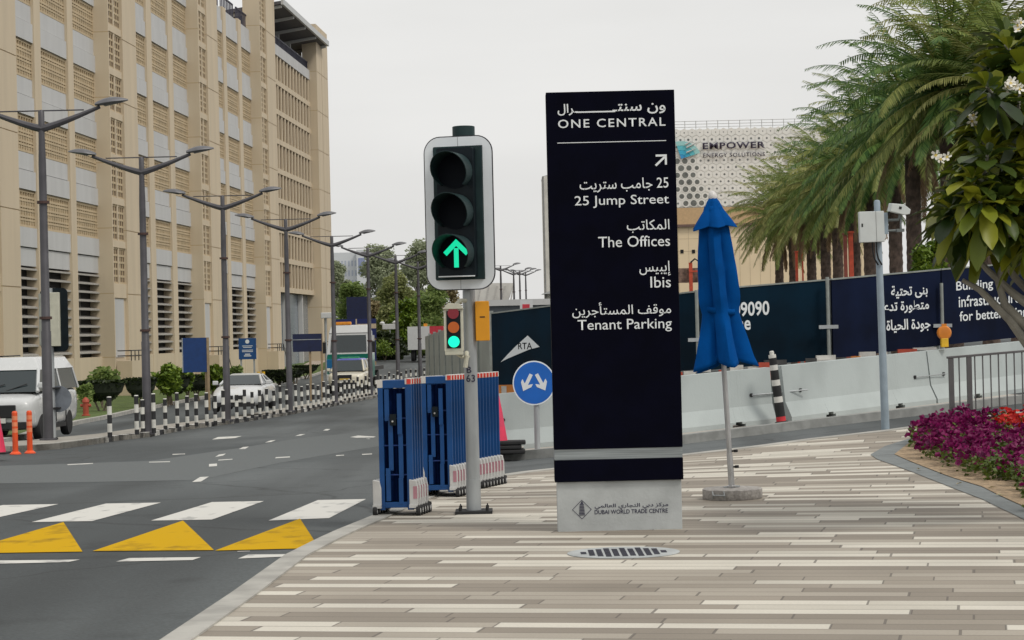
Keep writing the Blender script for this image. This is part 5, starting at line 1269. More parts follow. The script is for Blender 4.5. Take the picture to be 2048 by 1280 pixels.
# ---- hex clad building with lettering
def hexbuilding():
    Y = 210; s = F / Y; a = AT(1330, 416, Y); b = AT(1700, 256, Y); g = -.5; X0, X1 = a.x, b.x; z0, z1 = a.z, b.z + .2
    cx = (X0 + X1) / 2
    t = thing('panelled_building', 'white building clad in hexagon panels with round holes and dark lettering', 'building', (cx, Y, g))
    w = (X1 - X0) / 2; m_hex = mat('white hexagon panel', (.74, .74, .71), .6, var=.03, scale=.5); m_hb = mat('panel joint grey', (.66, .67, .64), .7)
    MB().box(-w, w, 0, 18, z0 - g, z1 - g).build('wall', m_hb, t)
    m_hole = mat('dark round hole', (.17, .18, .18), .5, var=.3)
    def dot(mb, x, z, r, mi): mb.add([(x + r * math.cos(k * math.pi / 6), -.072, z + r * math.sin(k * math.pi / 6)) for k in range(12)], [tuple(range(12))], mi)
    mb = MB(); wins = []; px_ = 15.7 / s; pz = 14.1 / s
    nr = int((z1 - z0) / pz) + 1
    for r in range(nr):
        z = z1 - g - .3 - r * pz
        if z < z0 - g + .35: continue
        for c in range(-1, int(2 * w / px_) + 1):
            x = -w + .5 + c * px_ + (px_ / 2 if r % 2 else 0)
            if not -w + .3 < x < w - .3: continue
            R0 = px_ / math.sqrt(3) * .965
            pts = [(x + R0 * math.sin(k * math.pi / 3), z + R0 * math.cos(k * math.pi / 3)) for k in range(6)]
            mb.prism(pts, -.07, 0)
            q = 1024 + (cx + x) / Y * F; big = max(0, 1 - abs(q - (1368 + (r - 4) * 4)) / 46) if 4 <= r <= 11 else 0
            rad = .115
            if r <= 1: rad = .07 if r == 0 else .12
            if 1402 < q < 1534 and r in (2, 3): continue
            if big > .35: wins.append((x, z, .14 + .16 * big))
            else: dot(mb, x, z, rad * (.85 + .15 * ((c * 7 + r * 3) % 3) / 2), 1)
    mb.build('hexagon_cladding', [m_hex, m_hole], t)
    for x, z, r in wins:
        MB().prism([(x + r * math.cos(k * math.pi / 10), z + r * math.sin(k * math.pi / 10)) for k in range(20)], -.085, -.06).build('round_window', mat('round window glass', (.13, .14, .13), .3, var=.3, scale=3), t)
    rl = MB(); zt = z1 - g
    for k in range(3): rl.tube([(-w, .2, zt + .25 + .28 * k), (w, .2, zt + .25 + .28 * k)], .03, 5)
    for k in range(18): x = lerp(-w, w, k / 17); rl.tube([(x, .2, zt), (x, .2, zt + .85)], .035, 5)
    rl.build('roof_railing', m_frame, t)
    L = lambda px, py: (AT(px, py, Y).x - cx, AT(px, py, Y).z - g)
    m_sgn = mat('dark violet sign letters', (.03, .022, .05), .4)
    for tx, x0, x1, y0, y1, wt in (('EMPOWER', 1405, 1529, 282, 296, .03), ('ENERGY SOLUTIONS', 1406, 1529, 303.5, 312.5, .012)):
        xa, za = L(x0, y1 + 3); xb, zb = L(x1, y0 + 1); o = write(tx, xa, xb, za, zb, -.3, m_sgn, t, wt, 1.15); o.modifiers.new('t', 'SOLIDIFY').thickness = .04
    # fan emblem with spokes
    ex, ez = L(1362, 318); mb = MB(); n = 14
    for k in range(n):
        a0, a1 = R(28 + 88 * k / n - 10), R(28 + 88 * (k + 1) / n - 10)
        for j in range(4):
            r0, r1 = .35 * j, .35 * (j + 1); p = lambda a, r: (ex + r * math.cos(a) * 1.35, -.25 - .02 * j, ez + r * math.sin(a) * 1.2)
            mb.add([p(a0, r0), p(a0, r1), p(a1, r1), p(a1, r0)], [(0, 1, 2, 3)], j)
    cs = [(.03, .3, .62), (.04, .4, .6), (.1, .47, .55), (.3, .58, .58)]
    eb = mb.build('fan_emblem', [mat('emblem tint %s' % 'abcd'[i], c, .5, var=0) for i, c in enumerate(cs)], t, fixn=False); eb.modifiers.new('t', 'SOLIDIFY').thickness = .05
    for (xa, ya, xb, yb_) in ((1372, 296, 1397, 284), (1372, 306, 1392, 297), (1370, 290, 1384, 282)):
        p, q = L(xa, ya), L(xb, yb_); MB().tube([(p[0], -.4, p[1]), (q[0], -.4, q[1])], [.09, .02], 5).build('emblem_spoke', m_frame, eb)
hexbuilding()
def lowbuilding():
    Y = 195; a = AT(1330, 600, Y); b = AT(1760, 415, Y); g = 0; cx = (a.x + b.x) / 2; w = (b.x - a.x) / 2
    t = thing('low_beige_building', 'cream plant building with tan fascia below the hexagon cladding', 'building', (cx, Y, g))
    L = lambda px, py: (AT(px, py, Y).x - cx, AT(px, py, Y).z - g)
    zf, zt = L(1370, 449)[1], L(1370, 416)[1]
    MB().box(-w, w, 0, 10, -1, zf).build('wall', mat('cream wall sheet', (.78, .63, .42), .7, var=.04, scale=.4), t)
    MB().box(-w, w, -.25, 9, zf + .002, zt).build('fascia', mat('tan fascia', (.55, .37, .2), .7, var=.06), t)
    MB().box(-w, w, -.3, -.02, zf - .22, zf).build('eave_shadow_strip', mat('eave shade brown', (.16, .1, .08), .7), t)  # dark strip stands in for the shade under the fascia
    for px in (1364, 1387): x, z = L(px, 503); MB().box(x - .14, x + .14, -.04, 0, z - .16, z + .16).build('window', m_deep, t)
    jm = mat('sheet joint', (.5, .4, .27), .7)
    for py in (478, 503): z = L(1370, py)[1]; MB().box(-w, w, -.01, 0, z, z + .03).build('joint', jm, t)
    for k in range(24): x = -w + .9 * k + .4; MB().box(x, x + .025, -.012, 0, -1, zf - .23).build('joint', jm, t)
lowbuilding()
def farthings():
    Y = 430; a = AT(640, 560, Y); b = AT(736, 504, Y); g = h(a.x, Y); cx = (a.x + b.x) / 2; w = (b.x - a.x) / 2; z1 = b.z - g
    t = thing('far_white_building', 'pale white office block far behind the trees on the left', 'building', (cx, Y, g)); m = mat('hazy white wall', (.62, .64, .65), .8, var=.03)  # distance haze is put into the pale wall colour
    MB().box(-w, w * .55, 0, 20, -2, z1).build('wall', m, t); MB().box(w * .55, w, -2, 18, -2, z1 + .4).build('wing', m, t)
    mw = mat('hazy blue window', (.42, .46, .53), .4)  # pale window blues carry painted haze too
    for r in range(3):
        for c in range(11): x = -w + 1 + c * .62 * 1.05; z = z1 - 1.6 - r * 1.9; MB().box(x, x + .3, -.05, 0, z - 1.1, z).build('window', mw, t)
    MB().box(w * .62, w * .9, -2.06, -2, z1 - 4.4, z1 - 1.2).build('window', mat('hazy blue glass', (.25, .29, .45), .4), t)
    # slim tower edge hidden mostly behind the totem
    Y = 118; a = AT(1092, 650, Y); b = AT(1240, 349, Y); g = h(a.x, Y); cx = (a.x + b.x) / 2; w = (b.x - a.x) / 2
    t = thing('pale_tower', 'pale slender tower whose edge shows just left of the totem', 'building', (cx, Y, g)); z1 = b.z - g
    MB().box(-w, w, 0, 4, -1, z1).build('wall', mat('pale tower wall', (.6, .58, .53), .7, var=.15, scale=1.2), t); mb = MB(); mb.box(-w - .02, -w + .06, -.04, .5, -1, z1); mb.build('corner_trim', mat('grey trim', (.25, .25, .24), .6), t)
    z = AT(1090, 584, Y).z - g; mb = MB(); mb.prism([(-w - .2, z - .12), (-w + .4, z + .1), (-w + .4, z - .1)], -.6, 1.2); mb.build('awning', m_frame, t)
    MB().prism([(-w - .02, z1), (-w + .5, z1 + .12), (w, z1 + .12), (w, z1)], 0, 4).build('coping', m_frame, t)
    # inverted concrete hall and low parapet
    Y = 310; L = lambda px, py: AT(px, py, Y); c0 = L(1000, 640); g = h(c0.x, Y)
    t = thing('concrete_hall', 'pale concrete structure flaring upwards behind the dark hoarding', 'building', (c0.x, Y, g)); P = [L(*p) for p in ((940, 566), (1027, 566), (1020, 590), (1012, 607), (1004, 640), (950, 640))]
    MB().prism([(p.x - c0.x, p.z - g) for p in P], 0, 12).build('flared_wall', mat('hazy concrete', (.58, .56, .52), .8, var=.18, scale=.3, detail=8), t)  # haze painted in as a paler concrete, ribs likewise
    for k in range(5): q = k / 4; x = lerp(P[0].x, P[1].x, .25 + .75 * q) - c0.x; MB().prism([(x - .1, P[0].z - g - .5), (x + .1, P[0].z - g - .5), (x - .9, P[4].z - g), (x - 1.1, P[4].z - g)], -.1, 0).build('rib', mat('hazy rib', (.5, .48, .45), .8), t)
    Y = 62; a, b = AT(975, 648, Y), AT(1260, 600, Y); g = h(a.x, Y)
    t = thing('rear_hoarding', 'grey blue hoarding with white coping behind the logo hoarding', 'hoarding', (a.x, Y, g)); Ln = b.x - a.x; zt = AT(985, 612, Y).z - g
    MB().box(0, Ln, 0, .06, .2, zt).build('panel', mat('slate hoarding', (.05, .06, .07), .6, var=.1), t); MB().box(0, Ln, -.05, .12, zt, zt + .17).build('coping', m_wp, t)
    for k in range(3): MB().box(Ln * k / 2 - .05, Ln * k / 2 + .05, .061, .15, -.2, zt - .02).build('post', m_post, t)
    p = AT(1053, 618, 55); g = h(p.x, 55); t = thing('site_sign', 'small white board with a red mark above the hoarding', 'sign', (p.x, 55, g)); z = p.z - g
    MB().box(-.16, .16, 0, .03, z - .4, z + .22).build('board', m_wpaint, t); MB().box(-.1, .08, -.01, 0, z - .08, z + .12).build('red_mark', mat('red panel', (.5, .03, .05)), t); MB().box(-.03, .03, .031, .08, -.1, z).build('post', m_post, t)
    # red scaffold columns among the palms and the little gantry left of the parasol
    for i, (px, Y, w_, top, lb) in enumerate(((1594, 118, 5, 505, 'thin red steel column among the left palm trunks'), (1692, 100, 7, 470, 'brown red steel column between two palm trunks'), (1703, 100, 9, 466, 'bright red steel column between two palm trunks'), (1606, 118, 3, 500, 'slim orange red pipe beside the thin red column'))):
        p = AT(px, 560, Y); g = h(p.x, Y); zt = AT(px, top, Y).z - g; t = thing('steel_column', lb, 'column', (p.x, Y, g)); r = w_ * Y / F / 2; m = mat('red oxide paint' if i != 1 else 'brown oxide paint', (.5, .07, .03) if i != 1 else (.25, .06, .04), .6, var=.15)
        MB().box(-r, r, -r, r, -.2, zt).build('shaft', m, t); MB().box(-r * 1.5, r * 1.5, -r * 1.5, r * 1.5, zt, zt + .08).build('cap_plate', m, t)
    Y = 150; p = AT(1382, 560, Y); g = h(p.x, Y); t = thing('red_gantry', 'small red steel frame by the cream wall left of the parasol', 'frame', (p.x, Y, g)); z0, z1 = AT(1382, 568, Y).z - g, AT(1382, 525, Y).z - g; m = mat('red oxide paint', (.5, .07, .03))
    MB().box(-.12, .12, 0, .2, -.1, z1).build('upright', m, t); MB().box(.55, .7, 0, .2, -.1, lerp(z0, z1, .6)).build('upright', m, t); MB().box(-.12, .9, -.02, .1, lerp(z0, z1, .55), lerp(z0, z1, .63)).build('rail', m, t); MB().tube([(0, 0, z1), (.3, 0, z1 + .25), (.5, 0, z1 + .1), (.75, 0, z1 + .28)], .06, 6).build('bent_pipe', m_plas, t)
    MB().box(-.9, 1.3, .4, .5, z0 + .1, lerp(z0, z1, .75)).build('mesh_panel', mat('brown mesh', (.2, .13, .1), .8, var=.4, scale=6), t)
farthings()

# ================================================================== plants
def leaf_quads(mb, c, rad, n, size, rg, flat=1.0, shell=.35, mi=0, aspect=.55):
    for _ in range(n):
        d = Vector((rg.gauss(0, 1), rg.gauss(0, 1), rg.gauss(0, 1))).normalized(); r = rad * (shell + (1 - shell) * rg.random() ** .6)
        p = Vector((c[0] + d.x * r, c[1] + d.y * r, c[2] + d.z * r * flat))
        q = Euler((rg.uniform(-1.2, 1.2), rg.uniform(-1.2, 1.2), rg.uniform(0, 6.3))).to_matrix(); l_ = size * rg.uniform(.6, 1.3); w_ = l_ * aspect
        mb.add([p + q @ Vector(v) for v in ((-w_ * .5, 0, 0), (0, -l_ * .5, 0), (w_ * .5, 0, 0), (0, l_ * .5, 0))], [(0, 1, 2, 3)], mi)
m_bark = mat('grey brown bark', (.15, .12, .09), .9, var=.3, scale=8, bump=.6)
def tree(label, loc, Ht, rad, seed, lm, cat='tree', name='broadleaf_tree', clumps=52, per=150, leaf=.4, stretch=1.0, low=.25, group=None):
    rg = random.Random(seed); t = thing(name, label, cat, loc, rg.uniform(0, 6), group)
    tr = MB(); top = Ht * .75; tr.tube([(0, 0, -.3), (.05, 0, Ht * .2), (rg.uniform(-.2, .2), .1, Ht * .45), (0, 0, top)], [.04 * Ht * .6, .03 * Ht * .6, .02 * Ht * .6, .01 * Ht], 8)
    cr = MB()
    for k in range(clumps):
        th = rg.uniform(0, 6.28); q = rg.random(); z = lerp(Ht * low, Ht * .95, q); rr = rad * math.sqrt(rg.random()) * (1 - .55 * abs(q - .35) ** 1.3 * 1.6)
        c = (rr * math.cos(th), rr * math.sin(th), z); cs = rad * rg.uniform(.3, .5)
        leaf_quads(cr, c, cs, per, leaf, rg, stretch, .2)
        if k % 3 == 0: tr.tube([(0, 0, z * .55), (c[0] * .5, c[1] * .5, z * .8), c], [.012 * Ht * .6, .008 * Ht * .6, .02], 5)
    tr.build('trunk', m_bark, t, smooth=True); cr.build('crown', lm, t, fixn=False); return t
lm_far = leaf_mat('far hazy leaves', (.27, .31, .19), (.44, .48, .32), .6, .5); lm_gr = leaf_mat('green tree leaves', (.12, .19, .05), (.3, .38, .12), .55, .45); lm_ol = leaf_mat('olive leaves', (.16, .19, .07), (.36, .38, .16), .6, .4); lm_br = leaf_mat('bright shrub leaves', (.06, .12, .012), (.2, .28, .03)); lm_dk = leaf_mat('dark hedge leaves', (.012, .022, .008), (.04, .06, .014))  # haze over the far trees is put into their pale leaf colours
lm_tan = leaf_mat('tan dry leaves', (.16, .13, .06), (.3, .24, .12))
def T(px, ptop, pbase, Y, wpx, lb, seed, lm, **k):
    p = AT(px, pbase, Y); p.z = h(p.x, Y); Ht = AT(px, ptop, Y).z - p.z; return tree(lb, p, Ht, wpx / F * Y / 2, seed, lm, **k)
T(708, 560, 690, 262, 60, 'rounded green tree behind the square navy board', 11, lm_gr)
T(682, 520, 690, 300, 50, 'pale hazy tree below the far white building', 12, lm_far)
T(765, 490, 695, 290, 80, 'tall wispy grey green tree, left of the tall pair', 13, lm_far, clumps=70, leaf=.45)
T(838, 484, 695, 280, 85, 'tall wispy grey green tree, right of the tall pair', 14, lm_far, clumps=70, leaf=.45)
T(795, 545, 700, 250, 70, 'tall mixed green tree in the middle of the far group', 15, lm_ol)
T(862, 560, 705, 225, 75, 'dense dark green tree behind the signal head', 16, lm_gr, clumps=34)
T(740, 600, 705, 232, 52, 'low tan and olive tree above the site board', 17, lm_tan)
T(815, 600, 705, 215, 60, 'bright green leaning tree beside the seventh street lamp', 18, lm_br)
T(778, 615, 708, 222, 60, 'small olive tree between the sixth and seventh street lamps', 19, lm_ol, low=.1)
T(845, 640, 708, 205, 50, 'small round green tree near the grey hoarding', 22, lm_gr, low=.1)
T(655, 600, 700, 240, 40, 'green tree half hidden by the building corner', 23, lm_gr)
T(900, 575, 700, 240, 60, 'dusty brown tree behind the small repeater signal', 24, lm_tan, clumps=18, per=70)
def shrub(px, py, wpx, hpx, Y, lb, seed, lm, name='leafy_shrub', leaf=.22, n=900):
    rg = random.Random(seed); p = AT(px, py, Y); p.z = h(p.x, Y); w = wpx / F * Y / 2; Hh = AT(px, py - hpx, Y).z - p.z
    t = thing(name, lb, 'shrub', p); mb = MB()
    for k in range(9): th = rg.uniform(0, 6.3); r = w * .65 * math.sqrt(rg.random()); leaf_quads(mb, (r * math.cos(th), r * math.sin(th), Hh * rg.uniform(.35, .75)), min(w, Hh) * .42, n // 9, leaf, rg, 1, .3)
    mb.build('foliage', lm, t, fixn=False); st = MB()
    for k in range(4): st.tube([(0, 0, -.1), (rg.uniform(-.4, .4) * w, .1, Hh * .6)], .03, 5)
    st.build('stem', m_bark, t)
shrub(205, 778, 84, 58, 96, 'large leafed green shrub beside the first stair block', 31, lm_gr, leaf=.3); shrub(335, 765, 75, 50, 100, 'bright green shrub right of the second street lamp', 32, lm_br, leaf=.3, n=1100)
shrub(432, 765, 60, 48, 105, 'bright green shrub behind the parked coupe', 33, lm_br, leaf=.3); shrub(470, 762, 40, 40, 110, 'green shrub at the foot of the blue information sign', 34, lm_gr, leaf=.3)
shrub(172, 782, 40, 26, 90, 'low sparse green shrub behind the white van', 35, lm_gr); shrub(375, 768, 44, 46, 103, 'green shrub behind the blank blue board', 36, lm_br, leaf=.3)
T(778, 668, 712, 200, 62, 'dark clipped tree mass beside the far pavement', 41, lm_dk, low=.05); shrub(770, 706, 60, 30, 196, 'bright clipped hedge by the far pavement', 42, lm_br); shrub(1860, 556, 90, 34, 52, 'bright green bush just above the lettered hoarding', 43, lm_br, n=1800, leaf=.16)
bpy.data.objects[[o.name for o in bpy.data.objects if o.get('label', '').startswith('bright green bush just')][0]].location.z = AT(1860, 568, 52).z - .9
def clipped(px, ptop, pbase, wpx, lb, seed, Y=None, full=False):
    p = G(px, pbase); Y = p.y; w = wpx / F * Y / 2; Hh = (pbase - ptop) / F * Y; rg = random.Random(seed)
    t = thing('clipped_shrub', lb, 'shrub', p, 0, 'flat topped clipped shrubs on the lawn'); mb = MB()
    for _ in range(1600):
        q = rg.random() ** .7; z = Hh * (lerp(.12 if full else .34, 1, q)); rmax = w * (lerp(.8 if full else .45, 1, q ** .8)) * (1 - .1 * rg.random()); th = rg.uniform(0, 6.3); rr = rmax * (rg.random() ** .25)
        if rg.random() < .3: z = Hh * rg.uniform(.95, 1.0); rr = w * math.sqrt(rg.random())
        c = Vector((rr * math.cos(th), rr * math.sin(th) * .6, z)); e = Euler((rg.uniform(-1, 1), rg.uniform(-1, 1), rg.uniform(0, 6))).to_matrix(); l_ = rg.uniform(.07, .13)
        mb.add([c + e @ Vector(v) for v in ((-l_ * .6, 0, 0), (0, -l_, 0), (l_ * .6, 0, 0), (0, l_, 0))], [(0, 1, 2, 3)])
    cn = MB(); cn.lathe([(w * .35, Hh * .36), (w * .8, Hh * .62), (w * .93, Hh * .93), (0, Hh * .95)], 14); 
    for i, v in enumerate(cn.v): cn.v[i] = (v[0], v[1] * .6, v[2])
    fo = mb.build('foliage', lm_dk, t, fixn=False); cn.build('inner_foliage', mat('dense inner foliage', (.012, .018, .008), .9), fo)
    st = MB()
    for k in range(3): st.tube([(.1 * k - .1, 0, -.1), (rg.uniform(-.5, .5) * w, 0, Hh * .5)], .045, 6)
    st.build('trunk', m_bark, t)
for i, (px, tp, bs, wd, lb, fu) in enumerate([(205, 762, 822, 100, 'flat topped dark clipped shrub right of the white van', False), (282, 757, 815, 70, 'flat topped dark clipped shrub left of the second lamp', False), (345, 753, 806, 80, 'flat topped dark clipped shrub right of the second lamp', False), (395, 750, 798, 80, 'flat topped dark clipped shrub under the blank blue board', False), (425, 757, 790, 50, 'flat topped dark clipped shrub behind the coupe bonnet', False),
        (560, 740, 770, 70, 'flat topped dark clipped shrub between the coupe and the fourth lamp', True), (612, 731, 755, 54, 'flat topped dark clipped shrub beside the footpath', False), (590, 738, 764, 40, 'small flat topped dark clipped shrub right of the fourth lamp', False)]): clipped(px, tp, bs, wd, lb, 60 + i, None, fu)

# ---- date palms
m_ptr = mat('date palm bark', (.10, .07, .055), .95, var=.4, scale=5, bump=.8)
lm_palm = leaf_mat('palm leaflets', (.035, .1, .02), (.17, .27, .065), .45, .32); lm_palm2 = leaf_mat('yellowing palm leaflets', (.09, .13, .02), (.28, .3, .08), .5); lm_dry = leaf_mat('dry palm leaflets', (.2, .13, .07), (.33, .22, .13), .7)
def frond(mb, az, el, Ln, rg, mi=0, droop=1.0):
    K = 12; pts = []; p = Vector((0, 0, 0)); a = el
    for k in range(K + 1):
        pts.append(p.copy()); d = Vector((math.cos(a) * math.cos(az), math.cos(a) * math.sin(az), math.sin(a))); p = p + d * Ln / K; a -= droop * (.035 + .085 * k / K) * (1.2 if el > -.2 else .6)
        a = max(a, -1.45)
    side0 = Vector((-math.sin(az), math.cos(az), 0))
    mb.tube(pts, [.035 * (1 - .85 * k / K) for k in range(K + 1)], 4, mi, cap=False)
    n = 46
    for i in range(4, n):
        q = i / n * K; k = min(K - 1, int(q)); c = pts[k].lerp(pts[k + 1], q - k); tn = (pts[k + 1] - pts[k]).normalized(); upv = side0.cross(tn).normalized()
        l_ = Ln * .125 * math.sin(math.pi * min(1, .16 + .8 * i / n)) ** .7 * rg.uniform(.8, 1.15); wd = .042
        for sx in (-1, 1):
            d = (tn * .75 + side0 * sx * .72 + upv * (.38 + rg.uniform(-.25, .2)) + Vector((0, 0, -.08))).normalized(); wv = d.cross(upv).normalized() * wd + upv * .006
            m1 = c + d * l_ * .5 + Vector((0, 0, -.01)); e = c + d * l_ + Vector((0, 0, -.1 * l_))
            mb.add([c - wv * .5, c + wv * .5, m1 + wv * .55, e, m1 - wv * .55], [(0, 1, 2, 4), (4, 2, 3)], mi)
def palm_proto(seed, Ht=8.4, mats_=None):
    rg = random.Random(seed); t = thing('date_palm', 'x', 'palm tree')
    tr = MB(); n = 18; rows = 70; vs = []
    for i in range(rows + 1):
        z = -.3 + (Ht + .1) * i / rows; rb = .27 - .03 * i / rows + (.06 * max(0, (i / rows - .88) / .12))
        for j in range(n):
            sc = 1 + .13 * (((j + (i // 2) * 1.0) % 2) - .5) * (1 if i % 2 else -.4) + rg.uniform(-.03, .03)
            a = 2 * math.pi * j / n; vs.append((rb * sc * math.cos(a), rb * sc * math.sin(a), z))
    tr.add(vs, [(i * n + j, i * n + (j + 1) % n, (i + 1) * n + (j + 1) % n, (i + 1) * n + j) for i in range(rows) for j in range(n)]); tr.build('trunk', m_ptr, t)
    cr = MB()
    for k in range(74):
        q = k / 74; el = lerp(1.45, -.75, q ** .95) + rg.uniform(-.1, .1); az = k * 2.39996 + rg.uniform(-.25, .25); frond(cr, az, el, rg.uniform(3.5, 4.4) * (1 - .1 * q), rg, 1 if rg.random() < .22 + .25 * q else 0, rg.uniform(.85, 1.25))
    c = cr.build('crown', mats_ or [lm_palm, lm_palm2], t, loc=(0, 0, Ht - .15), fixn=False)
    dr = MB()
    for k in range(5): frond(dr, rg.uniform(0, 6.3), rg.uniform(-1.1, -.7), rg.uniform(2.4, 3.2), rg, 0, 1.2)
    dr.build('dry_frond', lm_dry, t, loc=(0, 0, Ht - .35), fixn=False)
    return t
lm_palm3 = leaf_mat('yellow green palm leaflets', (.1, .15, .03), (.3, .36, .1), .5, .4); lm_palm4 = leaf_mat('olive palm leaflets', (.16, .17, .04), (.4, .4, .14), .5, .4)  # lighter, yellower leaflet tints for the third palm crown
pp = [palm_proto(101), palm_proto(102, 8.2), palm_proto(103, 8.4, [lm_palm3, lm_palm4])]
plist = [(1895, 165, 60, 'date palm at the far right behind the flowering tree'), (1822, 225, 74, 'date palm with its trunk just right of the traffic camera'), (1786, 275, 84, 'date palm with its trunk directly behind the white cabinet edge'), (1735, 310, 92, 'date palm with its trunk left of the camera pole'), (1706, 345, 101, 'date palm between the red steel columns and the camera pole'),
         (1968, 85, 67, 'date palm crown reaching the top edge between the flowering tree and the row'), (2030, 175, 58, 'date palm crown rising above the top of the flowering tree'), (1672, 368, 108, 'date palm with its trunk just left of the joint post'), (1648, 385, 114, 'date palm in the middle of the row above the white digits panel'), (1620, 402, 120, 'date palm beside the thin red column'), (1584, 418, 127, 'date palm second from the left end of the row'), (1556, 432, 134, 'date palm at the left end of the row beside the parasol')]
for i, (px, pc_, Y, lb) in enumerate(plist):
    p = AT(px, pc_, Y); g = h(p.x, Y); src = pp[i % 2 if i < 5 else 2]; sc = (p.z - g) / (8.2 if src is pp[1] else 8.4); lc = (p.x, Y, g)
    if i < 2 or i == 5: src.location = lc; src.scale = (1, 1, sc); src.rotation_euler.z = i; src['label'] = lb; src['group'] = 'date palms behind the hoarding'
    else: dup(src, lc, i * 1.7, lb, 'date palms behind the hoarding', (1, 1, sc))

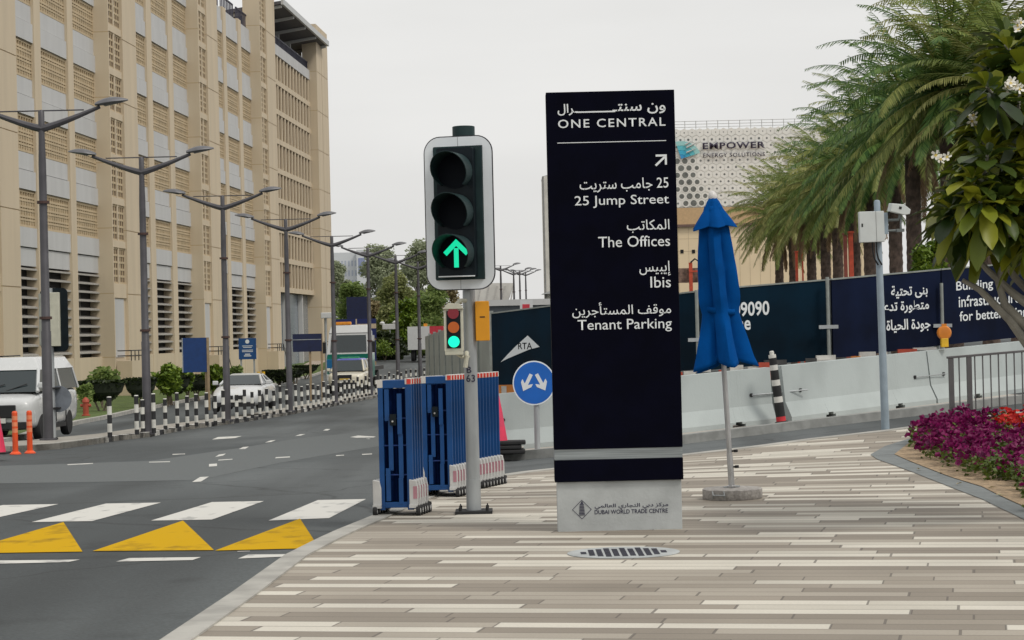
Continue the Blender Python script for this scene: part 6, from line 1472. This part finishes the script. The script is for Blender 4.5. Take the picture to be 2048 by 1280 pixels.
# ---- flowering frangipani overhanging on the right
def frangipani():
    rg = random.Random(77); Y0 = 17.0; b = at_depth(2215, Y0); b.z = h(b.x, b.y)
    t = thing('frangipani_tree', 'frangipani tree with long glossy leaves and white blossoms overhanging the right edge', 'tree', b)
    lf = [leaf_mat('frangipani leaf', (.01, .028, .006), (.07, .105, .014), .4), leaf_mat('young frangipani leaf', (.1, .14, .01), (.24, .25, .02), .4)]
    m_br = mat('pale frangipani bark', (.2, .19, .16), .85, var=.2, scale=9, bump=.4)
    def loc(px, py, Y): p = AT(px, py, Y); return p - b
    tips = []
    def branch(pts, r0, r1, sub=0): bm_.tube(pts, [lerp(r0, r1, i / (len(pts) - 1)) for i in range(len(pts))], 8)
    bm_ = MB()
    root = Vector((0, 0, -.1)); fork = Vector((.0, 0, 1.15)); branch([root, Vector((.05, 0, .5)), fork], .13, .1)
    joints = []
    for px, py, Y in ((1960, 440, 16.5), (1990, 330, 16.9), (2050, 250, 16.7), (2080, 130, 17.4), (2090, 400, 16.4), (2160, 330, 17.7), (2200, 190, 17.0), (2270, 350, 16.6), (2290, 250, 17.6), (1985, 230, 17.5), (2110, 300, 18.0)):
        e = loc(px, py, Y); k1 = fork.lerp(e, .35) + Vector((rg.uniform(-.06, .06), rg.uniform(-.08, .08), -.1)); k2 = fork.lerp(e, .7) + Vector((rg.uniform(-.06, .06), rg.uniform(-.06, .06), -.07)); branch([fork, k1, k2, e], .045, .02); joints += [k2, e]
    ex_ = [(rg.uniform(1930, 2380), rg.uniform(60, 440), rg.uniform(15.9, 18.3)) for _ in range(60)]; ex_ = [q for q in ex_ if q[0] > 1905 + abs(q[1] - 470) * .22]
    for px, py, Y in ex_ + list(((1890, 460, 16.6), (1905, 450, 16.8), (1880, 420, 16.3), (1925, 330, 16.9), (1950, 250, 17.2), (1990, 190, 17.0), (2030, 130, 17.4), (2060, 300, 16.3), (2000, 400, 16.0), (1950, 440, 16.4), (1985, 445, 16.9), (2040, 470, 16.2), (2075, 470, 17.2),
                        (1900, 380, 17.4), (1975, 310, 16.1), (2060, 200, 17.9), (2110, 240, 16.5), (2110, 420, 16.8), (2150, 330, 17.6), (2180, 160, 17.2), (2260, 300, 16.6), (2280, 450, 17.6), (2330, 220, 17.3), (2120, 90, 17.4), (2230, 80, 17.6), (2010, 90, 17.6), (1935, 430, 17.8), (2020, 260, 17.8), (2360, 380, 16.9), (2190, 480, 17.3), (1960, 390, 16.6), (1900, 440, 17.3), (1880, 430, 16.9), (2010, 340, 16.8), (2045, 390, 17.4), (1990, 470, 17.5), (2090, 480, 16.6), (1945, 300, 17.5), (2045, 330, 18.0), (1975, 230, 17.8), (1905, 495, 16.9), (1878, 470, 17.0), (1960, 450, 15.9), (2025, 430, 16.9), (2060, 60, 17.8), (1985, 140, 17.5), (2040, 180, 16.9))):
        if px < 2010 and py > 420: py -= 45
        if px < 1930: px += 24
        e = loc(px, py, Y); lj = min(joints, key=lambda q: (q - e).length + .35 * (q - fork).length); mid = lj.lerp(e, .5) + Vector((rg.uniform(-.04, .04), rg.uniform(-.04, .04), -.05)); branch([lj, mid, e], .02, .012); tips.append((e, ((e - mid).normalized() + (e - fork).normalized() * .6).normalized()))
    for pts in (((2090, 740), (2020, 640), (1960, 580), (1925, 560)), ((2100, 640), (2030, 590), (1975, 540), (1940, 500)), ((2090, 690), (2010, 610), (1995, 560), (2010, 520))):
        branch([fork] + [loc(px, py, 16.6) for px, py in pts], .05, .016)
    bm_.build('trunk', m_br, t, smooth=True)
    cr = MB()
    for e, d in tips:
        n = rg.randint(19, 26); a0 = rg.uniform(0, 6.3); yng = rg.random() < .4
        x = d.orthogonal().normalized(); y = d.cross(x)
        for k in range(n):
            az = a0 + k * 2.4; spread = lerp(.35, 2.0, k / n) + rg.uniform(-.15, .15); L_ = rg.uniform(.22, .36) * (1 - .3 * (k < 3)); W_ = L_ * rg.uniform(.36, .46)
            dr = (d * math.cos(spread) + (x * math.cos(az) + y * math.sin(az)) * math.sin(spread)).normalized(); dr = (dr + Vector((0, 0, -.25))).normalized()
            sd = dr.cross(Vector((0, 0, 1)) if abs(dr.z) < .95 else x).normalized(); nn = sd.cross(dr); c = e - d * (.015 * k * .6); mi = 1 if (yng and rg.random() < .75) or rg.random() < .1 else 0
            vs = []; S_ = (0, .12, .35, .65, .85, 1); wv = (.06, .12, .7, 1, .82, .1)
            for s_, w_ in zip(S_, wv):
                cc = c + dr * L_ * s_ + Vector((0, 0, -.35 * L_ * s_ * s_)); vs += [cc + sd * W_ * w_ * .5 + nn * .016 * w_, cc - nn * .004, cc - sd * W_ * w_ * .5 + nn * .016 * w_]
            cr.add(vs, [(3 * i, 3 * i + 1, 3 * i + 4, 3 * i + 3) for i in range(5)] + [(3 * i + 1, 3 * i + 2, 3 * i + 5, 3 * i + 4) for i in range(5)], mi)
    cr.build('crown', lf, t, smooth=True, fixn=False)
    mfl = mat('white frangipani petal', (.72, .7, .62), .5, var=.04); mye = mat('yellow flower throat', (.75, .55, .08), .5)
    for px, py, Y, n in ((1882, 307, 16.1, 3), (1945, 236, 16.3, 2), (2030, 175, 16.0, 7), (2034, 50, 16.4, 3), (2105, 260, 16.1, 4)):
        c = loc(px, py, Y); f = MB()
        for k in range(n):
            o = c + Vector((rg.uniform(-.05, .05), rg.uniform(-.04, .04), rg.uniform(-.05, .05))) * (1 if n > 1 else 0); q = Euler((R(80) + rg.uniform(-.6, .6), rg.uniform(-.6, .6), rg.uniform(-.7, .7))).to_matrix()
            for j in range(5):
                a = j * 2 * math.pi / 5; r_ = .039; P = lambda rr, da, z: o + q @ Vector((rr * math.cos(a + da), rr * math.sin(a + da), z))
                f.add([P(0, 0, 0), P(r_ * .6, -.5, .008), P(r_, -.2, .012), P(r_, .25, .008), P(r_ * .6, .45, 0)], [(0, 1, 2, 3, 4)]); f.add([P(.0, 0, .002), P(r_ * .3, -.4, .006), P(r_ * .3, .4, .004)], [(0, 1, 2)], 1)
        f.build('blossom', [mfl, mye], t, fixn=False)
frangipani()
